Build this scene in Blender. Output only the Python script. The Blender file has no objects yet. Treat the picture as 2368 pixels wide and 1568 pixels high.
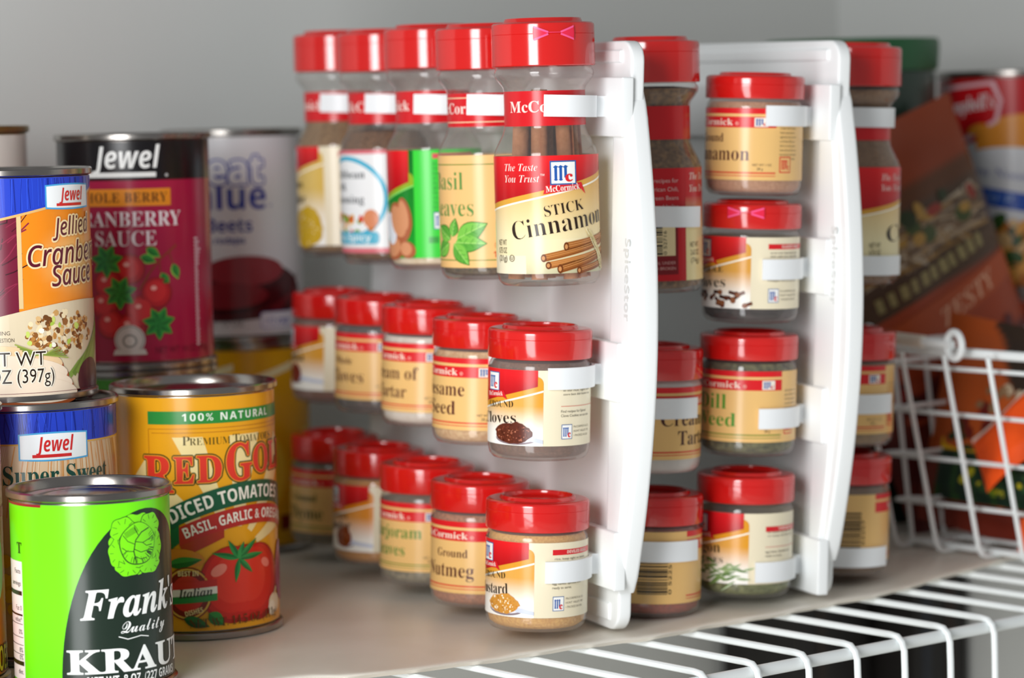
import bpy, bmesh, math, random
from mathutils import Vector, Matrix, Euler
S = 0.001                      # everything below is written in millimetres
R = math.radians
random.seed(11)
scn = bpy.context.scene
C = scn.collection

# ------------------------------------------------------------------ camera
cam = bpy.data.cameras.new('camera')
cam.sensor_width = 36.0
cam.lens = 103.38
cam.clip_start = 0.02
cam_o = bpy.data.objects.new('camera', cam)
C.objects.link(cam_o)
_p, _r = math.atan(534 / 6800), R(1.2)
_f = Vector((0, math.cos(_p), -math.sin(_p)))
_u0 = Vector((0, math.sin(_p), math.cos(_p)))
_r0 = Vector((1, 0, 0))
_rt = _r0 * math.cos(_r) - _u0 * math.sin(_r)
_up = _u0 * math.cos(_r) + _r0 * math.sin(_r)
cam_o.matrix_world = Matrix(((_rt.x, _up.x, -_f.x, 0), (_rt.y, _up.y, -_f.y, 0), (_rt.z, _up.z, -_f.z, 0.234), (0, 0, 0, 1)))
scn.camera = cam_o
cam.dof.use_dof = True
cam.dof.focus_distance = 1.24
cam.dof.aperture_fstop = 7.2

# ------------------------------------------------------------------ light
world = bpy.data.worlds.new('world')
scn.world = world
world.use_nodes = True
world.node_tree.nodes['Background'].inputs[0].default_value = (0.97, 0.985, 1.0, 1)
world.node_tree.nodes['Background'].inputs[1].default_value = 0.25
def area(name, loc, target, sx, sy, power, col=(1, 1, 1)):
    l = bpy.data.lights.new(name, 'AREA')
    l.shape = 'RECTANGLE'; l.size = sx; l.size_y = sy; l.energy = power; l.color = col
    o = bpy.data.objects.new(name, l); C.objects.link(o)
    o.location = loc
    d = Vector(target) - Vector(loc)
    o.rotation_euler = d.to_track_quat('-Z', 'Y').to_euler()
    return o
area('window_light', (-0.30, 0.52, 0.07), (0.02, 1.30, 0.09), 0.28, 1.02, 7.0, (0.98, 0.99, 1.0))
area('fill_light', (-0.62, -0.2, 0.50), (0.0, 1.5, 0.12), 0.6, 0.6, 10.5, (0.98, 0.99, 1.0))  # added fill lamp with no visible source, lifts the wall
scn.view_settings.view_transform = 'Standard'
scn.view_settings.look = 'None'
scn.view_settings.exposure = 0.0
scn.view_settings.gamma = 1.0
scn.view_settings.use_curve_mapping = False
scn.cycles.max_bounces = 10
scn.cycles.transparent_max_bounces = 24
scn.cycles.caustics_reflective = False
scn.cycles.caustics_refractive = False

# ------------------------------------------------------------------ materials
def lin(h):
    h = h.lstrip('#')
    o = []
    for i in (0, 2, 4):
        c = int(h[i:i + 2], 16) / 255
        o.append(c / 12.92 if c <= 0.04045 else ((c + 0.055) / 1.055) ** 2.4)
    return tuple(o) + (1.0,)
def mixc(a, b, t):
    return tuple(x + (y - x) * t for x, y in zip(a, b))
MATS = {}
def mat(name, col=None, rough=0.5, metal=0.0, spec=0.5, noise=None, bump=None, coat=0.0):
    """plain principled material; noise=(scale, amount, colour2), bump=(scale, strength)"""
    if name in MATS: return MATS[name]
    m = bpy.data.materials.new(name); m.use_nodes = True
    nt = m.node_tree; b = nt.nodes['Principled BSDF']
    b.inputs['Roughness'].default_value = rough
    b.inputs['Metallic'].default_value = metal
    b.inputs['Specular IOR Level'].default_value = spec
    if coat: b.inputs['Coat Weight'].default_value = coat; b.inputs['Coat Roughness'].default_value = 0.12
    if col: b.inputs['Base Color'].default_value = lin(col)
    tc = nt.nodes.new('ShaderNodeTexCoord')
    if noise:
        n = nt.nodes.new('ShaderNodeTexNoise'); n.inputs['Scale'].default_value = noise[0]; n.inputs['Detail'].default_value = 6
        cr = nt.nodes.new('ShaderNodeValToRGB')
        cr.color_ramp.elements[0].position = 0.5 - noise[1]; cr.color_ramp.elements[0].color = lin(noise[2])
        cr.color_ramp.elements[1].position = 0.5 + noise[1]; cr.color_ramp.elements[1].color = lin(col)
        nt.links.new(tc.outputs['Object'], n.inputs['Vector'])
        nt.links.new(n.outputs['Fac'], cr.inputs['Fac'])
        nt.links.new(cr.outputs['Color'], b.inputs['Base Color'])
    if bump:
        n2 = nt.nodes.new('ShaderNodeTexNoise'); n2.inputs['Scale'].default_value = bump[0]; n2.inputs['Detail'].default_value = 4
        bp = nt.nodes.new('ShaderNodeBump'); bp.inputs['Strength'].default_value = bump[1]; bp.inputs['Distance'].default_value = 0.001
        nt.links.new(tc.outputs['Object'], n2.inputs['Vector'])
        nt.links.new(n2.outputs['Fac'], bp.inputs['Height'])
        nt.links.new(bp.outputs['Normal'], b.inputs['Normal'])
    MATS[name] = m
    return m
def clear(name, tint, fog, fogcol, rough=0.08):
    """thin clear or cloudy container wall: see-through + a little diffuse haze + a fresnel gloss"""
    if name in MATS: return MATS[name]
    m = bpy.data.materials.new(name); m.use_nodes = True
    nt = m.node_tree; nt.nodes.clear()
    out = nt.nodes.new('ShaderNodeOutputMaterial')
    tr = nt.nodes.new('ShaderNodeBsdfTransparent'); tr.inputs[0].default_value = lin(tint)
    df = nt.nodes.new('ShaderNodeBsdfDiffuse'); df.inputs[0].default_value = lin(fogcol)
    gl = nt.nodes.new('ShaderNodeBsdfGlossy'); gl.inputs['Roughness'].default_value = rough
    lw = nt.nodes.new('ShaderNodeLayerWeight'); lw.inputs[0].default_value = 0.5
    pw = nt.nodes.new('ShaderNodeMath'); pw.operation = 'POWER'; pw.inputs[1].default_value = 4.0
    fr = nt.nodes.new('ShaderNodeMath'); fr.operation = 'MULTIPLY_ADD'; fr.inputs[1].default_value = 0.75; fr.inputs[2].default_value = 0.045
    nt.links.new(lw.outputs['Facing'], pw.inputs[0]); nt.links.new(pw.outputs[0], fr.inputs[0])
    m1 = nt.nodes.new('ShaderNodeMixShader'); m1.inputs[0].default_value = fog
    m2 = nt.nodes.new('ShaderNodeMixShader')
    nt.links.new(tr.outputs[0], m1.inputs[1]); nt.links.new(df.outputs[0], m1.inputs[2])
    nt.links.new(fr.outputs[0], m2.inputs[0]); nt.links.new(m1.outputs[0], m2.inputs[1]); nt.links.new(gl.outputs[0], m2.inputs[2])
    nt.links.new(m2.outputs[0], out.inputs[0])
    MATS[name] = m
    return m
def ink(name, rough, coat=0.0, bump=None, spec=0.5):
    if name in MATS: return MATS[name]
    m = mat(name, '#ffffff', rough, 0.0, spec, coat=coat, bump=bump)
    at = m.node_tree.nodes.new('ShaderNodeAttribute'); at.attribute_name = 'ink'
    m.node_tree.links.new(at.outputs['Color'], m.node_tree.nodes['Principled BSDF'].inputs['Base Color'])
    return m
PAPER = ink('printed_gloss_paper', 0.24, spec=0.38)
FILM = ink('printed_plastic_film', 0.40, bump=(60, 0.25), spec=0.3)
RED = mat('red_plastic', '#cf1a17', 0.12, 0.0, 0.8, bump=(25, 0.03))
WHITE = mat('white_plastic', '#eceeec', 0.5)
CLIPW = mat('white_clip_plastic', '#eef1f3', 0.38)
TIN = mat('tin_plate', '#a8a4a0', 0.22, 1.0, noise=(30, 0.3, '#8d8781'))
GOLDTIN = mat('gold_lacquer_tin', '#8a7448', 0.3, 1.0)
WIRE = mat('white_coated_wire', '#e9eeee', 0.35)
GLASS = clear('clear_bottle_plastic', '#fbfaf8', 0.06, '#dcd8d4')
FROST = clear('cloudy_jar_plastic', '#f7f4f0', 0.15, '#d6cfca', 0.12)
SPICES = {}
def spice(col, col2, sc=900):
    k = col + col2
    if k not in SPICES: SPICES[k] = mat('spice_' + str(len(SPICES)), col, 0.85, noise=(sc, 0.16, col2), bump=(sc, 0.35))
    return SPICES[k]

# ------------------------------------------------------------------ object helpers
def thing(name, loc, label, cat, group=None, rot=None):
    o = bpy.data.objects.new(name, None); C.objects.link(o)
    o.empty_display_size = 0.01
    o.location = Vector(loc) * S
    if rot is not None: o.rotation_euler = rot.to_euler() if hasattr(rot, 'to_euler') else rot
    tag(o, label, cat, group)
    return o
def tag(o, label, cat, group=None, kind=None):
    o['label'] = label; o['category'] = cat
    if group: o['group'] = group
    if kind: o['kind'] = kind
    return o
def mk(name, bm, m, parent=None, smooth=35, scale=True):
    if scale: bmesh.ops.scale(bm, vec=(S, S, S), verts=bm.verts)
    me = bpy.data.meshes.new(name); bm.to_mesh(me); bm.free()
    for x in (m if isinstance(m, (list, tuple)) else [m]): me.materials.append(x)
    if smooth:
        me.shade_smooth(); me.set_sharp_from_angle(angle=R(smooth))
    o = bpy.data.objects.new(name, me); C.objects.link(o)
    if parent: o.parent = parent
    return o
def struct(name, bm, m):
    o = mk(name, bm, m); o['kind'] = 'structure'
    return o
def lathe(bm, prof, n=64, a0=0, a1=2 * math.pi):
    full = abs(a1 - a0 - 2 * math.pi) < 1e-6
    rings = []
    for r, z in prof:
        if r < 1e-6: rings.append([bm.verts.new((0, 0, z))])
        else:
            k = n if full else n + 1
            rings.append([bm.verts.new((r * math.sin(a0 + (a1 - a0) * i / n), -r * math.cos(a0 + (a1 - a0) * i / n), z)) for i in range(k)])
    for a, b in zip(rings, rings[1:]):
        m = n
        for i in range(m):
            j = (i + 1) % len(a) if len(a) > 1 else 0
            jb = (i + 1) % len(b) if len(b) > 1 else 0
            if len(a) == 1 and len(b) == 1: continue
            if len(a) == 1: bm.faces.new((a[0], b[jb], b[i]))
            elif len(b) == 1: bm.faces.new((a[i], a[j], b[0]))
            else: bm.faces.new((a[i], a[j], b[jb], b[i]))
    return bm
def box(bm, x0, y0, z0, x1, y1, z1, bev=0):
    vs = [bm.verts.new((x, y, z)) for x in (x0, x1) for y in (y0, y1) for z in (z0, z1)]
    fs = []
    for q in ((0, 1, 3, 2), (4, 6, 7, 5), (0, 4, 5, 1), (2, 3, 7, 6), (0, 2, 6, 4), (1, 5, 7, 3)):
        fs.append(bm.faces.new([vs[i] for i in q]))
    if bev:
        es = set(e for f in fs for e in f.edges)
        bmesh.ops.bevel(bm, geom=list(es), offset=bev, segments=3, profile=0.6, affect='EDGES')
    return bm
def tube(bm, pts, r, n=10, closed=False):
    pts = [Vector(p) for p in pts]; rings = []
    N = len(pts); prev = None
    for i, p in enumerate(pts):
        if closed: d = (pts[(i + 1) % N] - pts[i - 1])
        else: d = pts[min(i + 1, N - 1)] - pts[max(i - 1, 0)]
        d.normalize()
        if prev is None:
            a = d.orthogonal().normalized()
        else:
            a = prev - d * prev.dot(d)
            a = a.normalized() if a.length > 1e-6 else d.orthogonal().normalized()
        prev = a; b = d.cross(a)
        rings.append([bm.verts.new(p + (a * math.cos(2 * math.pi * k / n) + b * math.sin(2 * math.pi * k / n)) * r) for k in range(n)])
    m = N if closed else N - 1
    for i in range(m):
        A, B = rings[i], rings[(i + 1) % N]
        for k in range(n): bm.faces.new((A[k], A[(k + 1) % n], B[(k + 1) % n], B[k]))
    if not closed:
        bm.faces.new(list(reversed(rings[0]))); bm.faces.new(rings[-1])
    return bm
def prism(bm, pts, d0, d1, axis=0, bev=0):
    """pts: 2-D outline in the other two axes, extruded from d0 to d1 along the axis"""
    def P(p, d):
        return (d, p[0], p[1]) if axis == 0 else ((p[0], d, p[1]) if axis == 1 else (p[0], p[1], d))
    a = [bm.verts.new(P(p, d0)) for p in pts]; b = [bm.verts.new(P(p, d1)) for p in pts]
    f1 = bm.faces.new(a); f2 = bm.faces.new(list(reversed(b)))
    for i in range(len(a)):
        j = (i + 1) % len(a)
        bm.faces.new((a[j], a[i], b[i], b[j]))
    bmesh.ops.recalc_face_normals(bm, faces=bm.faces)
    if bev:
        es = set(list(f1.edges) + list(f2.edges))
        bmesh.ops.bevel(bm, geom=list(es), offset=bev, segments=3, profile=0.6, affect='EDGES')
    return bm

# ------------------------------------------------------------------ printed artwork (flat, then wrapped round a can, a jar or a bag)
STY = {'sb': (0x1D400, 0x1D41A, 0x1D7CE), 'sbi': (0x1D468, 0x1D482, 0), 'scr': (0x1D4D0, 0x1D4EA, 0), 'ssb': (0x1D5D4, 0x1D5EE, 0x1D7EC),
       'ssbi': (0x1D63C, 0x1D656, 0), 'si': (0x1D434, 0x1D44E, 0), 'fr': (0x1D56C, 0x1D586, 0), 'ssi': (0x1D608, 0x1D622, 0)}
def styled(s, st):
    if st == 'n': return s
    U, L, D = STY[st]; o = ''
    for c in s:
        if 'A' <= c <= 'Z': o += chr(U + ord(c) - 65)
        elif 'a' <= c <= 'z': o += '\u210e' if (st == 'si' and c == 'h') else chr(L + ord(c) - 97)
        elif c.isdigit() and D: o += chr(D + ord(c) - 48)
        else: o += c
    return o
_TC = {}
def glyphs(s, st, off, gap):
    k = (s, st, off, gap)
    if k not in _TC:
        c = bpy.data.curves.new('t', 'FONT'); c.body = styled(s, st); c.resolution_u = 3; c.offset = off; c.space_character = gap
        o = bpy.data.objects.new('t', c); me = bpy.data.meshes.new_from_object(o)
        vs = [(v.co.x, v.co.y) for v in me.vertices]; fs = [tuple(p.vertices) for p in me.polygons]
        bpy.data.objects.remove(o); bpy.data.curves.remove(c); bpy.data.meshes.remove(me)
        _TC[k] = (vs, fs)
    return _TC[k]
class Art:
    def __init__(s):
        s.bm = bmesh.new(); s.ink = s.bm.loops.layers.float_color.new('ink'); s.k = 0
    def sub(s, l):
        s.k = (s.k + 1) % 12
        return l + s.k / 13
    def face(s, pts, c, l):
        f = s.bm.faces.new([s.bm.verts.new((p[0], p[1], l)) for p in pts])
        for i, lp in enumerate(f.loops): lp[s.ink] = c[i] if isinstance(c, list) else c
    def poly(s, pts, c, l=2): s.face(pts, lin(c), s.sub(l))
    def rect(s, u0, v0, u1, v1, c, l=2): s.poly(((u0, v0), (u1, v0), (u1, v1), (u0, v1)), c, l)
    def rrect(s, u0, v0, u1, v1, c, l=2, r=1.0):
        p = []
        for cx, cy, a in ((u1 - r, v0 + r, -90), (u1 - r, v1 - r, 0), (u0 + r, v1 - r, 90), (u0 + r, v0 + r, 180)):
            for k in range(5): p.append((cx + r * math.cos(R(a + k * 22.5)), cy + r * math.sin(R(a + k * 22.5))))
        s.poly(p, c, l)
    def ell(s, cu, cv, ru, rv, c, l=2, n=24, rot=0, wob=0):
        cs, sn = math.cos(R(rot)), math.sin(R(rot)); p = []
        for k in range(n):
            a = 2 * math.pi * k / n; w = 1 + random.uniform(-wob, wob)
            x, y = ru * w * math.cos(a), rv * w * math.sin(a)
            p.append((cu + x * cs - y * sn, cv + x * sn + y * cs))
        s.poly(p, c, l)
    def ring(s, cu, cv, ru, rv, t, c, l=2, n=32, a0=0, a1=360):
        for k in range(n):
            a, b = R(a0 + (a1 - a0) * k / n), R(a0 + (a1 - a0) * (k + 1) / n)
            s.poly(((cu + ru * math.cos(a), cv + rv * math.sin(a)), (cu + ru * math.cos(b), cv + rv * math.sin(b)),
                    (cu + (ru - t) * math.cos(b), cv + (rv - t) * math.sin(b)), (cu + (ru - t) * math.cos(a), cv + (rv - t) * math.sin(a))), c, l)
    def grid(s, u0, v0, u1, v1, nu, nv, fn, l=1):
        V = [[s.bm.verts.new((u0 + (u1 - u0) * i / nu, v0 + (v1 - v0) * j / nv, l)) for i in range(nu + 1)] for j in range(nv + 1)]
        K = [[fn(i / nu, j / nv) for i in range(nu + 1)] for j in range(nv + 1)]
        for j in range(nv):
            for i in range(nu):
                f = s.bm.faces.new((V[j][i], V[j][i + 1], V[j + 1][i + 1], V[j + 1][i]))
                for lp, c in zip(f.loops, (K[j][i], K[j][i + 1], K[j + 1][i + 1], K[j + 1][i])): lp[s.ink] = c
    def line(s, pts, w, c, l=3, w1=None):
        w1 = w if w1 is None else w1; N = len(pts); A = []; B = []
        for i, p in enumerate(pts):
            q0, q1 = pts[max(i - 1, 0)], pts[min(i + 1, N - 1)]
            dx, dy = q1[0] - q0[0], q1[1] - q0[1]; L = math.hypot(dx, dy) or 1
            h = (w + (w1 - w) * i / (N - 1)) / 2
            A.append((p[0] - dy / L * h, p[1] + dx / L * h)); B.append((p[0] + dy / L * h, p[1] - dx / L * h))
        for i in range(N - 1): s.poly((B[i], B[i + 1], A[i + 1], A[i]), c, l)
    def text(s, t, u, v, cap, c, st='n', al='l', w=None, sx=1.0, rot=0, sh=0, off=0.0, l=4, warp=None, gap=1.0, ol=None):
        if ol:
            for q in range(10):
                s.text(t, u + ol[0] * math.cos(q * .6283), v + ol[0] * math.sin(q * .6283), cap, ol[1], st, al, w, sx, rot, sh, off, l - 1, warp, gap)
        l = s.sub(l)
        vs, fs = glyphs(t, st, off, gap)
        if not vs: return
        k = cap / 0.7
        x0, x1 = min(p[0] for p in vs), max(p[0] for p in vs)
        if w: sx = w / ((x1 - x0) * k)
        W = (x1 - x0) * k * sx; d = {'l': 0, 'c': -W / 2, 'r': -W}[al]
        cs, sn = math.cos(R(rot)), math.sin(R(rot)); col = lin(c); vv = []
        for x, y in vs:
            X, Y = (x - x0) * k * sx + d + y * k * sh, y * k
            if warp: X, Y = warp(X, Y)
            vv.append(s.bm.verts.new((u + X * cs - Y * sn, v + X * sn + Y * cs, l)))
        for f in fs:
            try:
                F = s.bm.faces.new([vv[i] for i in f])
                for lp in F.loops: lp[s.ink] = col
            except ValueError: pass
    def words(s, lines, u, v, cap, dv, c, l=4, **k):
        for i, t in enumerate(lines): s.text(t, u, v - i * dv, cap, c, l=l, **k)
    def blobs(s, cu, cv, ru, rv, cols, n, r0, r1, l=4, top=False):
        for _ in range(n):
            a, q = random.uniform(0, 6.283), math.sqrt(random.random())
            x, y = cu + ru * q * math.cos(a), cv + rv * q * math.sin(a)
            r = random.uniform(r0, r1)
            s.ell(x, y, r, r * random.uniform(.6, 1), random.choice(cols), l, 7, random.uniform(0, 180), 0.15)
    def leaf(s, u, v, L, W, rot, c, c2, l=4):
        cs, sn = math.cos(R(rot)), math.sin(R(rot)); a = []; b = []; m = []
        for k in range(9):
            t = k / 8; w = W / 2 * math.sin(math.pi * t ** 0.8)
            for lst, y in ((a, w), (b, -w), (m, 0)): lst.append((u + L * t * cs - y * sn, v + L * t * sn + y * cs))
        for k in range(8):
            s.poly((m[k], m[k + 1], a[k + 1], a[k]), c, l); s.poly((b[k], b[k + 1], m[k + 1], m[k]), c2, l)
    def wrap(s, rad, name, parent, z0=0.0, m=None, step=2.5, dz=0.07):
        bm = s.bm
        bmesh.ops.triangulate(bm, faces=[f for f in bm.faces if len(f.verts) > 4])
        du = rad * R(step)
        us = [v.co.x for v in bm.verts]; k0, k1 = math.ceil(min(us) / du), math.floor(max(us) / du)
        for k in range(k0, k1 + 1):
            bmesh.ops.bisect_plane(bm, geom=bm.verts[:] + bm.edges[:] + bm.faces[:], plane_co=(k * du, 0, 0), plane_no=(1, 0, 0), dist=1e-4)
        for v in bm.verts:
            th = v.co.x / rad; r = rad + v.co.z * dz
            v.co = (r * math.sin(th), -r * math.cos(th), v.co.y + z0)
        for f in bm.faces:
            n = f.normal; f.normal_update(); ctr = f.calc_center_median()
            if f.normal.x * ctr.x + f.normal.y * ctr.y < 0: f.normal_flip()
        return mk(name, bm, m or PAPER, parent, smooth=30)
    def drape(s, fn, name, parent, cut=4.0, m=None):
        bm = s.bm
        bmesh.ops.triangulate(bm, faces=[f for f in bm.faces if len(f.verts) > 4])
        for ax in (0, 1):
            us = [v.co[ax] for v in bm.verts]
            for k in range(math.ceil(min(us) / cut), math.floor(max(us) / cut) + 1):
                no = (1, 0, 0) if ax == 0 else (0, 1, 0)
                bmesh.ops.bisect_plane(bm, geom=bm.verts[:] + bm.edges[:] + bm.faces[:], plane_co=Vector(no) * k * cut, plane_no=no, dist=1e-4)
        for v in bm.verts: v.co = fn(v.co.x, v.co.y, v.co.z)
        return mk(name, bm, m or FILM, parent, smooth=60)

# ------------------------------------------------------------------ the setting: pantry corner, wire shelf, liner
EX, WX = Vector((0.772, 0.636, 0)), Vector((0.636, -0.772, 0))      # along the shelf / towards its front
A0 = Vector((157, 1291, 0))                                        # a point on the front rail
def sh(s, q, z=0): return A0 + EX * s - WX * q + Vector((0, 0, z))  # s along the shelf, q back from the rail
WALL = mat('grey_wall_paint', '#d4d6d3', 0.75, noise=(3, 0.4, '#cdcfcc'), bump=(900, 0.08))
def slab(name, a, b, nrm, z0, z1, m, t=12):
    bm = bmesh.new(); n = Vector(nrm) * t
    prism(bm, [(p.x, p.y) for p in (a, b, b + n, a + n)], z0, z1, axis=2)
    return struct(name, bm, m)
QW, SC = 465, 463
slab('wall_back', sh(-900, QW), sh(SC, QW), -WX, -450, 620, WALL)
slab('wall_right', sh(SC, QW + 12), sh(SC, -900), EX, -450, 620, WALL)
bm = bmesh.new(); prism(bm, [(p.x, p.y) for p in (sh(-900, QW), sh(SC, QW), sh(SC, -900), sh(-900, -900))], -462, -450, axis=2)
struct('floor', bm, mat('pale_floor', '#e6e2da', 0.6))  # unseen floor, colour paled to bounce light up under the shelf

# wire shelf
shelf = thing('wire_shelf', sh(0, 200, -6), 'white coated wire shelf that carries the cans and the spice racks', 'shelf')
def kid(o, par):
    o.location = -par.location; o.parent = par
    return o
for k in range(-13, 16):
    s = 15.1 + 30.1 * k
    if s > 455: continue
    bm = bmesh.new()
    pts = [sh(s, QW - 1, -4.7), sh(s, 200, -4.7), sh(s, 3, -4.7), sh(s, -1.5, -5.2), sh(s, -4.2, -7.5), sh(s, -5.3, -11), sh(s, -5.6, -20), sh(s, -6, -62)]
    tube(bm, pts, 1.55, 10)
    kid(mk('cross_wire', bm, WIRE), shelf)
for nm, q, z in (('shelf_rail', 0, -9), ('shelf_rail', 205, -9), ('shelf_rail', 455, -9), ('lip_rail', -2.2, -60)):
    bm = bmesh.new(); tube(bm, [sh(-400, q, z), sh(0, q, z), sh(SC - 4, q, z)], 2.75, 12)
    kid(mk(nm, bm, WIRE), shelf)

# shelf liner
LIN = mat('beige_shelf_liner', '#ebe6db', 0.36, noise=(16, 0.3, '#d9d0c2'), bump=(40, 0.12))
_e = [(-420, 950), (-250, 1085), (-178, 1146), (-100.7, 1208), (-63, 1214), (-18.3, 1240), (10, 1258), (38.3, 1279), (62, 1290), (86.5, 1316), (115, 1336), (142.3, 1364), (174, 1390), (211, 1440), (261, 1500), (300, 1545), (360, 1610)]
edge = []
for i in range(len(_e) - 1):
    p0, p1, p2, p3 = (Vector(_e[max(0, min(len(_e) - 1, j))]) for j in (i - 1, i, i + 1, i + 2))
    for k in range(6):
        t = k / 6
        edge.append(0.5 * ((2 * p1) + (p2 - p0) * t + (2 * p0 - 5 * p1 + 4 * p2 - p3) * t * t + (3 * p1 - p0 - 3 * p2 + p3) * t ** 3))
bm = bmesh.new(); rows = []
for i, p in enumerate(edge):
    p = Vector((p.x, p.y, 0)); q = -(p - A0).dot(WX); full = QW - 3 - q; row = []
    wv = 0.7 * math.sin(i * 0.55) + 0.5 * math.sin(i * 1.3 + 1)
    for d, z in ((0, -1.0), (0.5, -.55), (1.6, -0.2), (4, -0.03), (9, 0), (30, 0), (90, 0), (200, 0), (full, 0)):
        d = min(d, full)
        zz = z + (0.35 * wv if d < 5 else 0)
        row.append(bm.verts.new(p - WX * d + Vector((0, 0, min(zz, 0)))))
    rows.append(row)
for a, b in zip(rows, rows[1:]):
    for k in range(len(a) - 1): bm.faces.new((a[k], b[k], b[k + 1], a[k + 1]))
bmesh.ops.recalc_face_normals(bm, faces=bm.faces)
if bm.faces[20].normal.z < 0: bmesh.ops.reverse_faces(bm, faces=bm.faces)
bmesh.ops.solidify(bm, geom=bm.faces[:], thickness=2.4)
liner = mk('shelf_liner', bm, LIN, smooth=60)
tag(liner, 'beige plastic liner sheet with a wavy front edge lying on the wire shelf', 'shelf liner')

# dark boxes on the shelf below
DARK = mat('black_box_card', '#14110f', 0.5, noise=(18, 0.3, '#1d1917'))
def dark_box(s0, s1, q0, q1, z1, label, stripes):
    o = thing('storage_box', sh((s0 + s1) / 2, (q0 + q1) / 2, -450), label, 'box', 'dark boxes under the wire shelf')
    b = bmesh.new(); prism(b, [(p.x, p.y) for p in (sh(s0, q0), sh(s1, q0), sh(s1, q1), sh(s0, q1))], -450, z1 - 28, axis=2, bev=2)
    kid(mk('box_body', b, DARK), o)
    b = bmesh.new(); prism(b, [(p.x, p.y) for p in (sh(s0 - 2, q0 - 2), sh(s1 + 2, q0 - 2), sh(s1 + 2, q1 + 2), sh(s0 - 2, q1 + 2))], z1 - 28, z1, axis=2, bev=2)
    kid(mk('box_lid', b, DARK), o)
    for a, c, col in stripes:
        b = bmesh.new(); prism(b, [(p.x, p.y) for p in (sh(a, q0 - 0.8), sh(c, q0 - 0.8), sh(c, q0 + 1), sh(a, q0 + 1))], -450, z1 - 30, axis=2)
        kid(mk('label_strip', b, mat('strip' + col, col, 0.5)), o)
    return o
dark_box(338, 402, 385, 452, -16, 'black lidded box below the shelf, under the second spice rack', [(356, 362, '#2a2018')])
dark_box(409, 457, 352, 446, -20, 'narrow black lidded box below the shelf, under the wire basket', [(416, 422, '#20242e'), (438, 444, '#2b1a12')])

# ------------------------------------------------------------------ spice jars: labels
TAN, CREAM, BR, GRN, MRED = '#e9bd78', '#eadfc2', '#5a2a26', '#4c8a3c', '#d92228'
def mcm(a, u, v, w, h, l, c='#2458a6'):
    b = w * .20
    for k in range(3):
        x = u + k * w * .36; lo = v + (h * .18 if k == 2 else 0)
        a.poly(((x, lo), (x + b, lo), (x + b, v + h * .93), (x, v + h * .9)), c, l)
        a.poly(((x - w * .10, v + h * .86), (x + b * .5, v + h * .78), (x + b * 1.5, v + h * .9), (x + b * .4, v + h)), c, l)
        if k < 2: a.poly(((x - b * .35, v + h * .05), (x + b * .5, v - h * .03), (x + b * 1.35, v + h * .05), (x + b * .5, v + h * .12)), c, l)
def logo(a, u, v, s, l=4, frame='#2f5f9e', h=None):
    h = h or s
    a.rect(u - s / 2, v - h / 2, u + s / 2, v + h / 2, frame, l)
    a.rect(u - s / 2 + s * .05, v - h / 2 + s * .05, u + s / 2 - s * .05, v + h / 2 - s * .05, '#f2f2ee', l + 1)
    mcm(a, u - s * .34, v - h * .32, s * .5, h * .64, l + 2)
    a.text('c', u + s * .05, v - h * .36, h * .44, '#d8262c', 'sb', w=s * .30, off=.02, l=l + 3)
def small_print(a, u, v, n, w, dv, c='#8d8a78', cap=1.0, l=3):
    words = 'add to your best dish or stir in with butter and serve over rice, pasta, beans or fresh fish; keep lid tight and store dry'.split()
    for i in range(n):
        t = ' '.join(random.sample(words, 5)); a.text(t, u, v - i * dv, cap, c, 'n', w=w * random.uniform(.86, 1), l=l)
def barcode(a, u0, u1, v0, v1, c='#1c1a18', digits='0 52257', l=3):
    v = v0
    while v < v1:
        t = random.choice((.35, .35, .6, .9)); a.rect(u0, v, u1, min(v + t, v1), c, l); v += t + random.choice((.4, .5, .9))
    a.text(digits, u1 + 1.9, v0, 1.5, c, 'n', rot=90, w=(v1 - v0) * .8, l=l)
def old_label(c, lines, tc=BR, lc=MRED, side=True, bar=None, H=33.0, wt=None):
    """tan label with a red name band; c = where the middle of its front panel sits round the jar"""
    a = Art()
    a.grid(-71, 0, 71, H, 60, 1, lambda i, j: lin(TAN), 0)
    a.rect(c - 30, H - 2.6, c + 30, H, MRED, 1)
    a.rect(c - 30, H - 8.9, c + 30, H - 3.9, MRED, 1)
    a.text('McCormick', c - 19.5, H - 7.9, 3.1, '#f6e3d0', 'sb', w=29, l=2); a.text('®', c + 10.6, H - 7.9, 1.6, '#f3c9b8', l=2)
    a.rect(c + 19.6, H - 8.5, c + 26, H - 4.3, '#efe6d8', 2)
    mcm(a, c + 20.4, H - 7.9, 3.4, 3.1, 3); a.text('c', c + 23.6, H - 8.0, 2.0, '#d8262c', 'sb', w=1.8, l=4)
    for t, du, v, cap, w in lines: a.text(t, c + du, v, cap, tc, 'sb', 'c', w=w, off=-.006, l=2)
    a.rect(c - 30, 3.1, c + 30, 3.7, lc, 1); a.rect(c - 30, 1.9, c + 30, 2.2, lc, 1)
    a.text('NET WT 1 OZ', c + 19, 6.6, 1.0, '#6a5a48', l=2); a.text('28 g', c + 21, 4.7, 1.2, '#6a5a48', l=2)
    if side:
        small_print(a, c + 32, H - 9.5, 8, 11, 2.0, '#8b7c58', 1.15, 1)
        a.rect(c + 32, 3.6, c + 38.5, 11, MRED, 1); a.rect(c + 32.5, 4.1, c + 38, 10.5, TAN, 2); mcm(a, c + 33.2, 5.2, 3.4, 4.4, 3, MRED)
        a.text('c', c + 35.9, 5, 2.6, MRED, 'sb', w=1.8, l=3)
    if bar is not None: barcode(a, bar - 10, bar + 4, 4.5, 25)
    return a
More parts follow.
